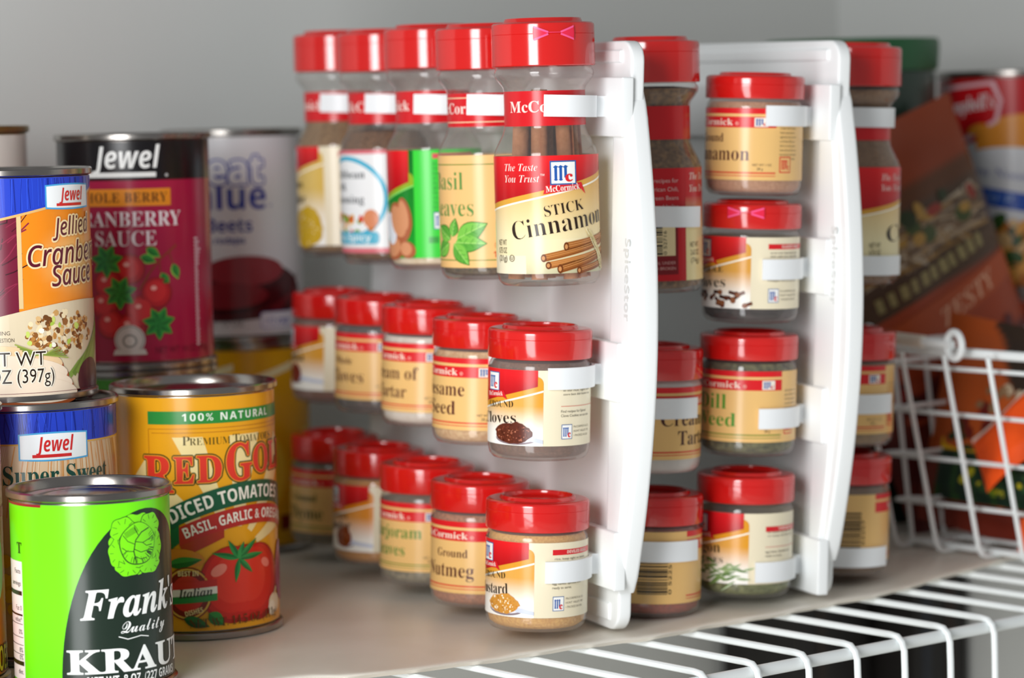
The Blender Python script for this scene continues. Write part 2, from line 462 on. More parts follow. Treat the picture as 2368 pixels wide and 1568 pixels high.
def swoosh(a, b, top, drop, k, w, gold, l=2, white='#fbf4e2', q=.0):
    """red field of the newer label with the gold curve and white line below it; b = right edge of the front panel"""
    c = lambda u: top - drop - k * (b - u) + q * (b - u) ** 2
    us = [b - w + (w - 2.5) * i / 14 for i in range(15)] + [b]
    for x, y in zip(us, us[1:]):
        a.poly(((x, c(x) - 2.6), (y, c(y) - 2.6), (y, c(y) + .5), (x, c(x) + .5)), gold, l)
        a.poly(((x, c(x) - 3.1), (y, c(y) - 3.1), (y, c(y) - 2.3), (x, c(x) - 2.3)), white, l + 1)
        if y <= b - 2.4:
            a.face(((x, c(x)), (y, c(y)), (y, top), (x, top)), [lin('#b3141b'), lin('#b3141b'), lin('#e32025'), lin('#e32025')], l + 1)
    a.poly([(b - 3.2, c(b) - 2)] + [(b, c(b) - 2)] + [(b - 3.2 + 3.2 * math.cos(R(t)), c(b) + .6 + 3.0 * math.sin(R(t))) for t in (0, 20, 40, 60, 80, 90)], gold, l)
    return c
def new_label(b, l1, l2, pic, gold='#dc9a2e', c1='#2a2018', H=33.0, torn=False, top='DEVILED EGGS', texts=('egg halves. Sprinkle until', 'ready to serve.'), caps=(2.9, 5.0), w1=16, w2=23, tv=(16.6, 9.8), topv=None):
    a = Art()
    a.grid(-71, 0, 71, H, 60, 1, lambda i, j: lin(CREAM), 0)
    g, wh, cr = lin(gold), lin('#fbf8f0'), lin('#f0dfae')
    def fn(i, j):
        t = min(1, max(0, (j - .22) / .42)); base = mixc(wh, mixc(cr, g, .5 + .5 * i), t)
        return base
    a.grid(b - 48, 0, b, H - 7, 22, 12, fn, 1)
    swoosh(a, b, H, 6.3, .30, 48, gold, 2, q=.0012)
    logo(a, b - 25.5, H - 5.6, 8.2, 4)
    a.poly(((b - 31, H - 10.0), (b - 18.5, H - 9.4), (b - 16.6, H - 13.2), (b - 19, H - 12.2), (b - 31, H - 13.0)), '#d3202a', 6)
    a.text('McCormick', b - 30, H - 12.2, 1.9, '#f6e3d8', 'sb', w=11, rot=3, l=7)
    a.text(l1, b - 13.5, tv[0], caps[0], c1, 'sb', 'r', w=w1, rot=3, off=-.012, l=5)
    a.text(l2, b - 12, tv[1], caps[1], c1, 'sb', 'r', w=w2, rot=3, off=-.010, l=5)
    pic(a, b)
    s = b + 9
    if top:
        tvv = topv or H - 5.4
        a.rect(s - 1, tvv, s + 24, tvv + 2.4, '#d5242b', 1); a.text(top, s + 6, tvv + .6, 1.3, '#f3d9cc', 'ssb', l=2)
    small_print(a, s, H - 7.5, 3, 20, 1.7, '#77705f', 1.0, 1)
    a.words(texts, s - 1, 14.6, 1.15, 1.9, '#6b6455', l=1)
    a.rect(s - 1, 17.2, s + 22, 17.5, '#d98a78', 1)
    logo(a, s + 2, 6.2, 5.4, 2, h=6.4)
    a.words(('McCORMICK & CO.', 'HUNT VALLEY, MD', '• PACKED IN USA'), s + 5.7, 7.8, .95, 1.9, '#8c8574', l=1)
    return a
def pic_heap(cols, dx=-13, w=9, h=4.2, spoon=True, v=5.0):
    def f(a, b):
        u = b + dx
        if spoon:
            a.ell(u + 1, v - 2.3, w + .8, 2.6, '#8a7a80', 4, 24); a.ell(u + 1, v - 1.6, w + .6, 2.4, '#e8e6ee', 5, 24)
            a.poly(((u + w * .8, v - .8), (b, v - 2.6), (b, v - 4.2), (u + w * .8, v - 3)), '#cdd3e4', 5)
        a.ell(u, v, w, h, cols[0], 6, 30, 0, .06); a.ell(u + w * .25, v + h * .3, w * .55, h * .85, cols[0], 7, 24, 0, .08)
        a.blobs(u, v, w * .92, h * .88, list(cols) + ['#fff0d0' if cols[0] > '#a' else '#b06a50'] , 120, .2, .55, 8)
    return f
def pic_cloves(a, b):
    for _ in range(16):
        u, v = b - random.uniform(1, 34), random.uniform(1.2, 7.5); r = random.uniform(0, 180)
        c = random.choice(('#4a2418', '#6b3a22', '#38190f'))
        a.line([(u, v), (u + 4 * math.cos(R(r)), v + 2.4 * math.sin(R(r)))], 1.5, c, 5); a.ell(u, v, 1.3, 1.2, random.choice(('#8a5232', '#5a2a18')), 6, 9)
def pic_leaves(a, b):
    for _ in range(42):
        u, v = b - random.uniform(0, 42), random.uniform(.5, 9.5); r = random.uniform(-25, 40)
        a.leaf(u, v, random.uniform(6, 11), random.uniform(.8, 1.8), r + random.choice((0, 180)), random.choice(('#7f9a5e', '#9db27e', '#5f7f48', '#c2cfae')), random.choice(('#6d8a4e', '#8ba56c')), random.randint(4, 7))

# ------------------------------------------------------------------ spice jars: bodies
def face_cam(x, y): return -math.atan2(x, y)
SMALL_BODY = [(0, 1.0), (15, 0.9), (17.5, 0.2), (20.2, 0.7), (21.8, 2.6), (22.4, 5.0), (22.5, 7.5), (22.5, 40.5), (22.3, 42.0), (21.7, 43.2), (21.0, 44.2), (20.9, 46)]
def small_jar(loc, rot, label, art, sp, fill=43.0, H=58.0, lidH=13.4, body=None, tab=None, group=None):
    o = thing('spice_jar', loc, label, 'spice jar', group, rot)
    k = (H - lidH) / 44.6
    z = lambda q: q * k
    mk('jar_body', lathe(bmesh.new(), [(r, z(q)) for r, q in SMALL_BODY]), body or FROST, o, 50)
    mk('spice', lathe(bmesh.new(), [(0, 1.8), (18.5, 1.8), (20.8, 3.4), (21.5, 6), (21.5, z(min(fill, 40.5))), (20.4, z(min(fill, 43.6))), (0, z(min(fill, 43.6)) + .3)]), spice(*sp), o, 50)
    h0 = H - lidH
    mk('lid', lathe(bmesh.new(), [(0, H - 1.2), (14.6, H - 1.2), (15.0, H - .6), (15.2, H + .5), (15.7, H + .9), (16.3, H + .8), (16.7, H + .2), (17.0, H - .5), (20.9, H - .5), (21.3, H - .52), (22.3, H - .8), (22.9, H - 1.5), (23.0, H - 2.4),
                                  (23.0, H - 4.6), (22.86, H - 4.75), (23.0, H - 4.9), (23.0, h0 + .4), (22.7, h0), (20.9, h0), (20.9, h0 + 2)], 72), RED, o, 40)
    if tab is not None: bow(o, H - 4.6, tab, 23.0, 17, 4.4)
    art.wrap(22.62, 'label', o, z0=z(7.3))
    return o
def bow(o, z, u, rad, w, h):  # pinker faces and pink lines paint edge highlights on the red tab
    a = Art(); q = w / 2
    a.poly(((u - q, -h / 2), (u - q * .35, -.5), (u - q * .35, .5), (u - q, h / 2), (u - q * 1.02, 0)), '#e62a4a', 6)
    a.poly(((u + q, -h / 2), (u + q * 1.02, 0), (u + q, h / 2), (u + q * .35, .5), (u + q * .35, -.5)), '#e62a4a', 6)
    for sg in (-1, 1):
        for sv in (-1, 1): a.line([(u + sg * q, sv * h / 2), (u + sg * q * .3, sv * .4)], .8, '#f45a92', 7)
        a.line([(u + sg * q, -h / 2), (u + sg * q * 1.02, 0), (u + sg * q, h / 2)], .3, '#c01822', 7)
    a.line([(u - q * .3, .3), (u + q * .3, .3)], .3, '#e8406a', 7)
    a.wrap(rad, 'flip_tab', o, z0=z)
TALL_BODY = [(0, 1.6), (13, 1.4), (17, .4), (20.3, .8), (22.1, 3), (22.7, 6), (22.75, 8), (22.75, 57.4), (22.2, 59.8), (20.6, 63.0), (18.9, 66.2), (18.0, 68.8), (17.8, 70.5), (17.8, 85.0), (18.3, 87), (20.2, 89.4), (21.5, 91.2), (21.9, 92.6), (21.7, 94), (20.9, 95.2), (20.7, 98)]
def tall_bottle(loc, rot, label, art, neck, sp, fill, tab=None, H=115.0, group=None):
    o = thing('spice_bottle', loc, label, 'spice bottle', group, rot)
    mk('bottle_body', lathe(bmesh.new(), TALL_BODY), GLASS, o, 50)
    if sp:
        pr = [(0, 2.4), (17, 2.4), (20.6, 3.4), (21.7, 6.5)] + [(r - .9, q) for r, q in TALL_BODY[7:] if q < fill]
        rr = pr[-1][0]
        for (r1, q1), (r2, q2) in zip(TALL_BODY, TALL_BODY[1:]):
            if q1 <= fill < q2: rr = r1 + (r2 - r1) * (fill - q1) / (q2 - q1) - .9
        pr += [(rr, fill), (rr * .5, fill + 1.2), (0, fill + .6)]
        mk('spice', lathe(bmesh.new(), pr), spice(*sp), o, 50)
    mk('lid', lathe(bmesh.new(), [(0, H), (14.6, H), (15.2, H + 1.6), (16.6, H + 1.7), (17.2, H + .6), (17.4, H), (21.6, H - .3), (22.4, H - .9), (22.6, H - 2), (22.6, H - 5.2), (22.45, H - 5.35), (22.6, H - 5.5), (22.65, 96.3), (22.3, 95.9), (20.8, 95.9), (20.8, 98)], 72), RED, o, 40)
    if tab is not None: bow(o, H - 5.2, tab, 22.62, 18, 5.6)
    art.wrap(22.85, 'label', o, z0=6.2)
    neck.wrap(17.9, 'neck_label', o, z0=70.0)
    return o
def neck_label(u, bright=True, text='McCormick', lines=False, h=15.2):
    a = Art(); a.grid(-56.2, 0, 56.2, h, 40, 1, lambda i, j: lin('#cf1d24'), 0)
    a.text(text, u, 6.0, 4.9, '#f2d9d0', 'sb', w=38, l=1)
    if lines: a.rect(-56, 1.9, 56, 2.3, '#f2d9b0', 1); a.rect(-56, h - 2.3, 56, h - 1.9, '#f2d9b0', 1)
    return a

# ------------------------------------------------------------------ labels of the tall bottles
def pic_sticks(a, s):
    a.grid(s - 10, 0, s + 42, 15, 12, 6, lambda i, j: mixc(lin('#b9b694'), lin('#efe0b4'), min(1, max(0, j * 1.3 + (1 - i) * .6 - .3))), 2)
    for x0, y0, x1, y1, w, c in ((5, 2.0, 40, 10.5, 3.6, '#9a5a26'), (-2, 6.8, 36, 14.5, 3.2, '#a8662c'), (0, 3.6, 34, 9.5, 3.0, '#b9763a'), (8, 11.5, 40, 16.2, 3.6, '#a5642e'), (14, 1.0, 38, 5.2, 3.0, '#8f5122')):
        a.line([(s + x0, y0), (s + x1, y1)], w, c, 4)
        dx, dy = x1 - x0, y1 - y0
        for k in (-.3, .05, .3): a.line([(s + x0 + 1, y0 + w * k), (s + x1, y1 + w * k)], .3, '#7a3f18' if k < 0 else '#cd8d50', 5)
        a.ell(s + x0, y0, 1.3, w * .55, '#6e3714', 5, 14); a.ell(s + x0 - .1, y0, .7, w * .3, '#c98c54', 6, 10)
    for k in range(9):
        u = s + 25 + random.uniform(-2, 2)
        a.line([(u - 5, 17 + random.uniform(-1, 2)), (u, 12 + random.uniform(-1, 1)), (u + 4 + random.uniform(-2, 6), 5 + random.uniform(-3, 2)), (u + 7, 1)], .5, random.choice(('#e0cf96', '#cdbb80', '#efe3b4')), 7)
def tall_front(s, l1, l2, pic, H=51.0, base='#ead9a8', gold='#d9a13c'):
    """front of the newer tall label; s = turn of the whole print round the bottle"""
    a = Art()
    a.grid(-71.8, 0, 71.8, H, 60, 4, lambda i, j: mixc(lin('#efe6c8'), lin(base), j), 0)
    b = s + 37
    a.grid(s - 34, 8, b, H - 4, 12, 10, lambda i, j: mixc(lin('#efe2b4'), lin(gold), min(1, max(0, j * 1.25 + i * .25 - .3))), 1)
    swoosh(a, b, H, 6.0, .255, 71, gold, 2, q=.0006)
    for i, t in enumerate(('The Taste', 'You Trust')): a.text(t, s - 20.3, 44.6 - 4.9 * i, 3.3, '#f4dcd4', 'sbi', w=16.5 + .8 * i, off=-.012, l=4)
    a.text('™', s - 2.6, 41.6, 1.6, '#f4dcd4', l=4)
    logo(a, s + 7.5, 43.5, 12, 4, h=10.4)
    a.poly(((s - 1.6, 34.4), (s + 15.8, 36.4), (s + 18.4, 34.0), (s + 16.2, 39.2), (s - .4, 38.4)), '#d41f27', 4)
    a.text('McCormick', s - .3, 35.2, 2.7, '#f6e6dc', 'sb', w=15.5, rot=4, l=5)
    a.text(l1, s - 1, 24.6, 4.8, '#2b1d16', 'sb', w=18.5, rot=9, off=-.014, l=5)
    a.text(l2, s - 16, 14.6, 8.2, '#2b1d16', 'sb', w=48, rot=8.5, off=-.014, l=5)
    pic(a, s)
    for i, t in enumerate(('NET WT', '0.75 OZ', '(21g)')): a.text(t, s - 26.5, 12.4 - 3.4 * i, 2.5, '#5a5038', 'n', w=6.2, l=5)
    a.ring(s - 17.2, 6.8, 1.5, 1.5, .25, '#5a5038', 5, 16); a.text('U', s - 17.9, 6.1, 1.5, '#5a5038', w=1.4, l=5)
    return a
def lab_basil():
    c, H = -22, 51.0; a = Art(); a.grid(-71.8, 0, 71.8, H, 60, 1, lambda i, j: lin('#ecbe7c'), 0)
    for v in (3.2, H - 4.4): a.rect(-71.8, v, 71.8, v + .5, '#6f8a3c', 1)
    a.text('Basil', c - 12, 35.5, 8.2, '#5e8f48', 'sb', w=22, off=-.008, l=1); a.text('Leaves', c - 14, 23.5, 8.2, '#5e8f48', 'sb', w=29, off=-.008, l=1)
    for u, v, L, W, r in ((-16, 13, 17, 8.5, 25), (-17, 11.5, 16, 7.5, -2), (-18, 11, 13, 7, -50), (-20, 13, 12, 7, 150), (-21, 11, 13, 7, 205), (-19, 14, 9, 5, 75)):
        a.leaf(u, v, L, W + 1.0, r, '#3f7f2c', '#3f7f2c', 2); a.leaf(u, v, L - .6, W, r, '#79c04c', '#5aa63c', 3)
        a.line([(u, v), (u + (L - 1) * math.cos(R(r)), v + (L - 1) * math.sin(R(r)))], .35, '#a9dc74', 4)
        for k in (.3, .5, .7):
            x, y = u + L * k * math.cos(R(r)), v + L * k * math.sin(R(r))
            for sg in (1, -1): a.line([(x, y), (x + W * .36 * math.cos(R(r + sg * 48)), y + W * .36 * math.sin(R(r + sg * 48)))], .22, '#3f8a30', 4)
    a.text('Ⓤ', 2.2, 8.8, 2.6, '#d06a3a', l=2); a.text('17 g', 1.6, 4.6, 2.8, '#d05a34', 'ssb', l=2)
    return a
def lab_jerk():
    a = Art(); H = 51.0; a.grid(-71.8, 0, 71.8, H, 60, 1, lambda i, j: lin('#d8737c'), 0)
    c = -19; a.rect(c - 32, 2.5, c + 19.5, H - 2, '#e9eaea', 1)
    a.ring(c - 4, 27, 24, 21, 2.2, '#3fb0cf', 2, 40); a.ell(c - 4, 27, 21.8, 18.8, '#eef0f0', 2, 36)
    for t, v, w in (('Caribbean', 37, 29), ('Jerk', 31, 11), ('Seasoning', 24.6, 28)): a.text(t, c - 8 + (w - 20) * .2, v, 4.2, '#5b5f62', 'sb', 'c', w=w, l=3)
    for k in range(34): a.ell(c + random.uniform(-17, 12), random.uniform(9.5, 19), random.uniform(1.2, 2.4), random.uniform(1, 2), random.choice(('#d9432c', '#e8b23a', '#e07a3a', '#c9762e', '#7aa23c', '#f0e0c8')), random.randint(4, 6), 10, 0, .1)
    a.ell(c + 11, 17, 4.2, 4.6, '#d98a62', 7, 18)
    a.rrect(c - 24, 4.5, c + 15, 10.5, '#56b4cf', 8, 2); a.text('Hot & Spicy', c - 20, 6, 3.4, '#e6f4f6', 'ssb', w=31, l=9)
    return a
def lab_green():
    a = Art(); H = 51.0; b = -10.5; a.grid(-71.8, 0, 71.8, H, 60, 1, lambda i, j: lin('#39cf3c'), 0)
    a.grid(b - 48, 0, b, H, 16, 10, lambda i, j: mixc(lin('#169a2c'), lin('#0f6a24'), min(1, max(0, j))), 1)
    swoosh(a, b, H, 14.0, .35, 48, '#8fae2a', 2, white='#7fdc6a')
    for u, v, ru, rv, r in ((-20, 17, 7, 10, 25), (-16, 20, 4, 9, 12), (-24, 5, 8, 6, 10), (-15, 4, 5, 4, -20)): a.ell(u, v, ru, rv, '#a9603e', 5, 22, r); a.ell(u - .6, v + .4, ru * .7, rv * .8, '#cf8f66', 6, 20, r)
    a.ell(-27, 14, 5, 8, '#dfe3ea', 6, 18, 20)
    a.rect(-1, H - 4, 20, H - 1.6, '#d8505a', 2)
    small_print(a, -1, H - 7, 11, 15, 2.3, '#2d8a36', 1.5, 2)
    logo(a, 2.6, 17.6, 7.2, 3, h=8); a.rect(-3.6, 7, 1.2, 10, '#2d9a36', 2)
    small_print(a, 2.2, 9, 2, 12, 2.3, '#2d8a36', 1.6, 2)
    return a
def lab_back():
    a = Art(); H = 51.0; a.grid(-71.8, 0, 71.8, H, 60, 1, lambda i, j: lin('#c4151f'), 0)
    a.grid(16.5, 0, 71, H, 10, 8, lambda i, j: mixc(lin('#f0dfa6'), lin('#c9151e'), 1 if j > .72 else (0 if j < .52 else (j - .52) / .2)), 1)
    a.words(('Find recipes for', 'Latin American Chili,', 'Fresh Green Beans', 'and Italian', 'dishes on our website.'), 12.5, 44.5, 1.9, 3.9, '#e6b8b4', al='r', l=2)
    a.rect(-16, 3, 12, 26.5, '#7d0f16', 2); a.rect(-15, 11.5, 10.6, 26, '#e8d4a4', 3)
    barcode(a, -14, 4.5, 12, 25.5, digits='0 52716', l=4)
    a.words(('IF SAFETY SEAL UNDER', 'CAP IS MISSING OR BROKEN'), 10.6, 7.6, 1.35, 2.5, '#d9a29a', al='r', l=3)
    for i, t in enumerate(('NET WT', '2.62 OZ', '(74g)')): a.text(t, 19 + .3 * i, 15 - 3.6 * i, 2.4, '#6a5530', w=6.5, l=2)
    for i, t in enumerate(('The Taste', 'You Trust')): a.text(t, 19, 45.6 - 5.5 * i, 3.2, '#f0d0c4', 'sbi', w=16, l=2)
    return a

# ------------------------------------------------------------------ the two clip racks
PANELW = mat('rack_panel_plastic', '#f0f3f3', 0.45)
def clip_mesh(axis_n, t, z, rad, sgn, front, back, h=9.4):
    bm = bmesh.new(); r0, r1 = rad, rad + 1.5
    angs = [-back + (front + back) * i / 40 for i in range(41)]; rows = []
    for a in angs:
        c, s = math.cos(R(a)) * sgn, -math.sin(R(a))
        rows.append([bm.verts.new((axis_n + q * c, t + q * s, zz)) for q, zz in ((r0, z - h / 2), (r1, z - h / 2), (r1, z + h / 2), (r0, z + h / 2))])
    for A, B in zip(rows, rows[1:]):
        for k in range(4): bm.faces.new((A[k], A[(k + 1) % 4], B[(k + 1) % 4], B[k]))
    bm.faces.new(rows[0]); bm.faces.new(list(reversed(rows[-1])))
    x0, x1 = sorted((axis_n + sgn * (r1 - .6), -sgn * 8.3))
    box(bm, x0, t - 6, z - h / 2 + .2, x1, t + 6, z + h / 2 - .2)
    bmesh.ops.recalc_face_normals(bm, faces=bm.faces)
    return bm
def rack(base, lean, label, rails, words):
    M = Matrix.Rotation(lean, 3, 'Y') @ Matrix.Rotation(R(23.1), 3, 'Z')
    o = thing('clip_rack', base, label, 'spice rack', 'white clip racks on the shelf', M)
    bm = bmesh.new(); pts = []
    def rc(cx, cz, a0, r=9):
        for k in range(7): a = R(a0 + 15 * k); pts.append((cx + r * math.cos(a), cz + r * math.sin(a)))
    rc(-8, 10, 180); rc(291, 10, 270); rc(291, 253, 0); rc(-12, 253, 90)
    prism(bm, pts, -3.2, 3.2, 0, 1.2)
    pan = mk('panel', bm, PANELW, o, 40)
    bm = bmesh.new(); box(bm, -4.6, -12, 252.5, 4.6, 292, 258, 1.0); mk('ridge', bm, PANELW, o, 40)
    bm = bmesh.new(); box(bm, -4.4, -9, 5, 4.4, 292, 13, 1.0); mk('ridge', bm, PANELW, o, 40)
    bm = bmesh.new(); f = lambda q, z: -19.5 - q * max(0, math.sin(math.pi * (240 - z) / 220)) ** .85
    zz = [240 - 220 * i / 40 for i in range(41)]
    prism(bm, [(-9, 240), (-18, 241.5)] + [(f(18, z), z) for z in zz[1:-1]] + [(-18, 18.5), (-9, 20)], -4.4, 4.4, 0, 1.8)
    fl = mk('flange', bm, PANELW, o, 40)
    bm = bmesh.new(); prism(bm, [(-9, 232), (-16, 236)] + [(f(12.5, z) + 2.6, z) for z in zz[2:-2]] + [(-16, 24), (-9, 28)], -6.2, 6.2, 0, 1.4)
    mk('flange_face', bm, PANELW, o, 40)
    a = Art(); a.text(words, 0, 0, 4.6, '#dfe2e0', 'ssb', 'c', w=36, l=1)
    a.drape(lambda u, v, l: Vector((-6.35, -24.0 - v, 158 - u)), 'embossed_lettering', o, 30, PAPER)
    R_ = {}
    for sd, z in rails:
        bm = bmesh.new(); x0, x1 = sorted((sd * 2.8, sd * 8.5)); box(bm, x0, -23 if sd < 0 else 4, z - 13, x1, 294, z + 13, .8)
        R_[(sd, z)] = mk('clip_rail', bm, PANELW, o, 40)
    return o, M, R_
B1 = Vector((40.5, 1304.9, 0.6)); B2 = Vector((138.9, 1385.9, 0.6))
r1, M1, RL1 = rack(B1, R(2.0), 'white spice rack nearer the cans, its panel edge in the middle of the picture', [(-1, 233), (-1, 117), (-1, 33.5), (1, 184), (1, 97), (1, 32)], 'SpiceStor')
r2, M2, RL2 = rack(B2, R(2.2), 'white spice rack nearer the wire basket, second panel from the cans', [(-1, 228.5), (-1, 157), (-1, 87.5), (-1, 16.2), (1, 226), (1, 155.6), (1, 89), (1, 16.5)], 'SpiceStor')
def hang(M, B, RL, sd, rail, cz, t, z, kind, label, *a, n=35.5, rad=22.9, front=None, back=105, clips=None, lean=None, lift=0, **k):
    loc = B + M @ Vector((sd * n, t, z))
    lq = lean if lean is not None else math.asin(M[0][2])
    rot = Matrix.Rotation(lq, 3, 'Y') @ Matrix.Rotation(face_cam(loc.x, loc.y), 3, 'Z')
    o = kind(loc, rot, label, *a, **k)
    front = front if front is not None else (105 if sd < 0 else 122)
    for rz, q, rr in (clips or [(rail, cz, rad)]):
        mk('clip', clip_mesh(sd * n, t, q, rr, -sd, front, back), CLIPW, RL[(sd, rz)], 35)
    return o
T = lambda i: 66.4 * i
NR = 18.35
G1, G2, G3, G4 = 'tall spice bottles on the top row of the first rack', 'small spice jars on the middle row of the first rack', 'small spice jars on the bottom row of the first rack', 'spices on the second rack'
L1 = lambda i, z, kind, label, *a, **k: hang(M1, B1, RL1, -1, k.pop('rail'), k.pop('cz'), T(i), z, kind, label, *a, **k)
top = dict(rail=233, cz=233.2, rad=NR, n=31.6, lean=R(-.3))
top2 = dict(top, front=150)
cin = L1(0, 154.5, tall_bottle, 'tall clear bottle of cinnamon sticks, nearest on the top row, bow-shaped tab', tall_front(0, 'STICK', 'Cinnamon', pic_sticks), neck_label(-17.6), None, 0, tab=5, group=G1, front=124, **top)
L1(1, 153.5, tall_bottle, 'tall spice bottle of dried basil leaves with a tan label and green leaf print', lab_basil(), neck_label(-32, lines=True), ('#6d5c45', '#3f3526', 700), 54, group=G1, **top2)
L1(2, 154.5, tall_bottle, 'tall spice bottle of white powder with a bright green label', lab_green(), neck_label(-50), ('#e6d6bc', '#d8c4a4', 300), 50, group=G1, **top2)
L1(3, 153.5, tall_bottle, 'tall spice bottle with a white jerk seasoning label ringed in blue', lab_jerk(), neck_label(-25.5), ('#7d5636', '#503318', 600), 66, group=G1, **top2)
L1(4, 154, tall_bottle, 'tall spice bottle farthest along the top row, red and cream label with a yellow picture', new_label(-9, 'CURRY', 'Powder', pic_heap(['#c9a21e', '#a9861a', '#d9b83a'], -13, 12, 10, False, 9), gold='#d8b45a', H=51.0, tv=(30, 22)), neck_label(-46), ('#94734a', '#6e5232', 600), 84, group=G1, **top2)
# cinnamon sticks standing loose in the front bottle
SCROLL = []
for k in range(34):
    q = k / 33; a = q * 2 * math.pi * 1.55; rr = 4.2 - 2.1 * q
    SCROLL.append((rr * math.cos(a), rr * math.sin(a)))
BARK = mat('cinnamon_bark', '#f2b284', 0.8, noise=(160, 0.25, '#c07f50'), bump=(300, 0.4))
for k in range(7):
    bm = bmesh.new(); L = random.uniform(76, 88); A = []
    for z in (0, L * .5, L): A.append([bm.verts.new((x, y, z)) for x, y in SCROLL])
    for p, q in zip(A, A[1:]):
        for i in range(len(p) - 1): bm.faces.new((p[i], p[i + 1], q[i + 1], q[i]))
    bmesh.ops.solidify(bm, geom=bm.faces[:], thickness=.8)
    ang = R(k * 60 + 12); rr = 0 if k == 6 else 14.6; tilt = 0 if k == 6 else R(3.0)
    loc = cin.location / S + Vector((rr * math.cos(ang), rr * math.sin(ang), 3.2))
    st = mk('cinnamon_stick', bm, BARK)
    st.location = loc * S
    st.rotation_euler = (Matrix.Rotation(-tilt, 3, Vector((-math.sin(ang), math.cos(ang), 0))) @ Matrix.Rotation(R(70 * k), 3, 'Z')).to_euler()
    tag(st, 'rolled brown cinnamon stick standing inside the front clear bottle of the top row', 'cinnamon stick', 'cinnamon sticks in the clear bottle')
# middle row
mid = dict(rail=117, cz=115.2, group=G2)
L1(0, 78.4, small_jar, 'small jar of ground cloves, nearest on the middle row, dark brown powder', new_label(1.7, 'GROUND', 'Cloves', pic_heap(['#5d2a1c', '#7a3a26', '#4a2014'], -14, 9.5, 4.4, True, 5.2), top=None, texts=('Find recipes for Spiced', 'Clove Cookies on our site')), ('#7a4f38', '#5c3824', 900), **mid)
L1(1, 78.0, small_jar, 'small jar of sesame seed with a tan label on the middle row', old_label(-21, [('Sesame', -.5, 15.6, 6.4, 27), ('Seed', -1, 7.0, 6.4, 19)]), ('#f0cc98', '#cf9f66', 500), **mid)
L1(2, 79.5, small_jar, 'small jar of white cream of tartar, third along the middle row', old_label(-21, [('Cream of', -.5, 15.6, 6.2, 33), ('Tartar', -1, 6.8, 6.2, 22)]), ('#f1ece4', '#e4ddd2', 300), **mid)
L1(3, 79.0, small_jar, 'small tan-labelled jar of whole cloves, fourth along the middle row', old_label(-21, [('Whole', -1, 17.5, 3.6, 14), ('Cloves', 0, 8.5, 6.6, 25)]), ('#3f2c2c', '#241818', 500), **mid)
L1(4, 77.5, small_jar, 'small jar of paprika farthest along the middle row, beside the white can', new_label(-6, 'SPICE', 'Paprika', pic_heap(['#7a2218', '#8f2e20', '#5f160f'], -20, 6, 5, True, 8), tv=(20, 15), w1=12, w2=24), ('#8a4a28', '#6a2c14', 900), **mid)
bot = dict(rail=33.5, cz=30.5, group=G3)
L1(0, 3.0, small_jar, 'small jar of yellow ground mustard, nearest on the bottom row', new_label(-1.2, 'GROUND', 'Mustard', pic_heap(['#d0913c', '#c07f2c', '#e0a950'], -15, 8.5, 4.2, True, 5.4)), ('#f0bd62', '#d79c46', 900), **bot)
L1(1, 3.0, small_jar, 'small jar of ground nutmeg with a tan label on the bottom row', old_label(-15, [('Ground', 1, 16.5, 3.9, 17), ('Nutmeg', -1.5, 7.4, 6.6, 28)]), ('#c88054', '#965c38', 800), **bot)
L1(2, 3.0, small_jar, 'small jar of marjoram leaves with green writing on a tan label', old_label(-20.5, [('Marjoram', 0, 16, 6.0, 36), ('Leaves', -1.5, 7.4, 6.0, 22)], GRN, '#7f8f3c'), ('#a29a7c', '#615c44', 350), fill=24, **bot)
L1(3, 3.0, small_jar, 'small jar of curry powder, fourth along the bottom row, orange and white label', new_label(-2.5, 'CURRY', 'Powder', pic_heap(['#8a3f16', '#a04e1c', '#6f2f10'], -17, 5.5, 5, True, 6.5), gold='#e08a1c', tv=(16, 10.5), w1=14, w2=21), ('#e6a23a', '#c98422', 900), **bot)
L1(4, 3.0, small_jar, 'small jar of ground thyme in the shade at the far end of the bottom row', old_label(-18, [('Ground', 0, 16.5, 4.0, 17), ('Thyme', 0, 7.4, 6.4, 24)], '#35501f', '#7f8f3c'), ('#7d7656', '#565038', 800), **bot)
# right-hand face of the first rack
hang(M1, B1, RL1, 1, 184, 184, 33, 148.5, tall_bottle, 'tall bottle of brown seasoning flakes between the two racks, barcode outward', lab_back(), neck_label(40, text=''), ('#8d6a42', '#4a301a', 420), 93, lean=R(.2))
hang(M1, B1, RL1, 1, 97, 97, 32, 66.5, small_jar, 'white jar of cream of tartar on the right-hand face of the first rack', old_label(23, [('Cream of', 0, 15.4, 6.6, 38), ('Tartar', 2, 6.6, 6.6, 25)], '#4a221c'), ('#f3eee6', '#e6dfd4', 300), H=57.5, lidH=14.4, body=clear('milky_jar_plastic', '#f2eeea', 0.6, '#e2dcd6', .2))
hang(M1, B1, RL1, 1, 32, 32, 29, 1.0, small_jar, 'small jar of red brown chili powder at the bottom of the first rack, barcode outward', old_label(47, [], bar=3, side=False), ('#b84a28', '#8a3218', 700), H=56, lidH=13.6)
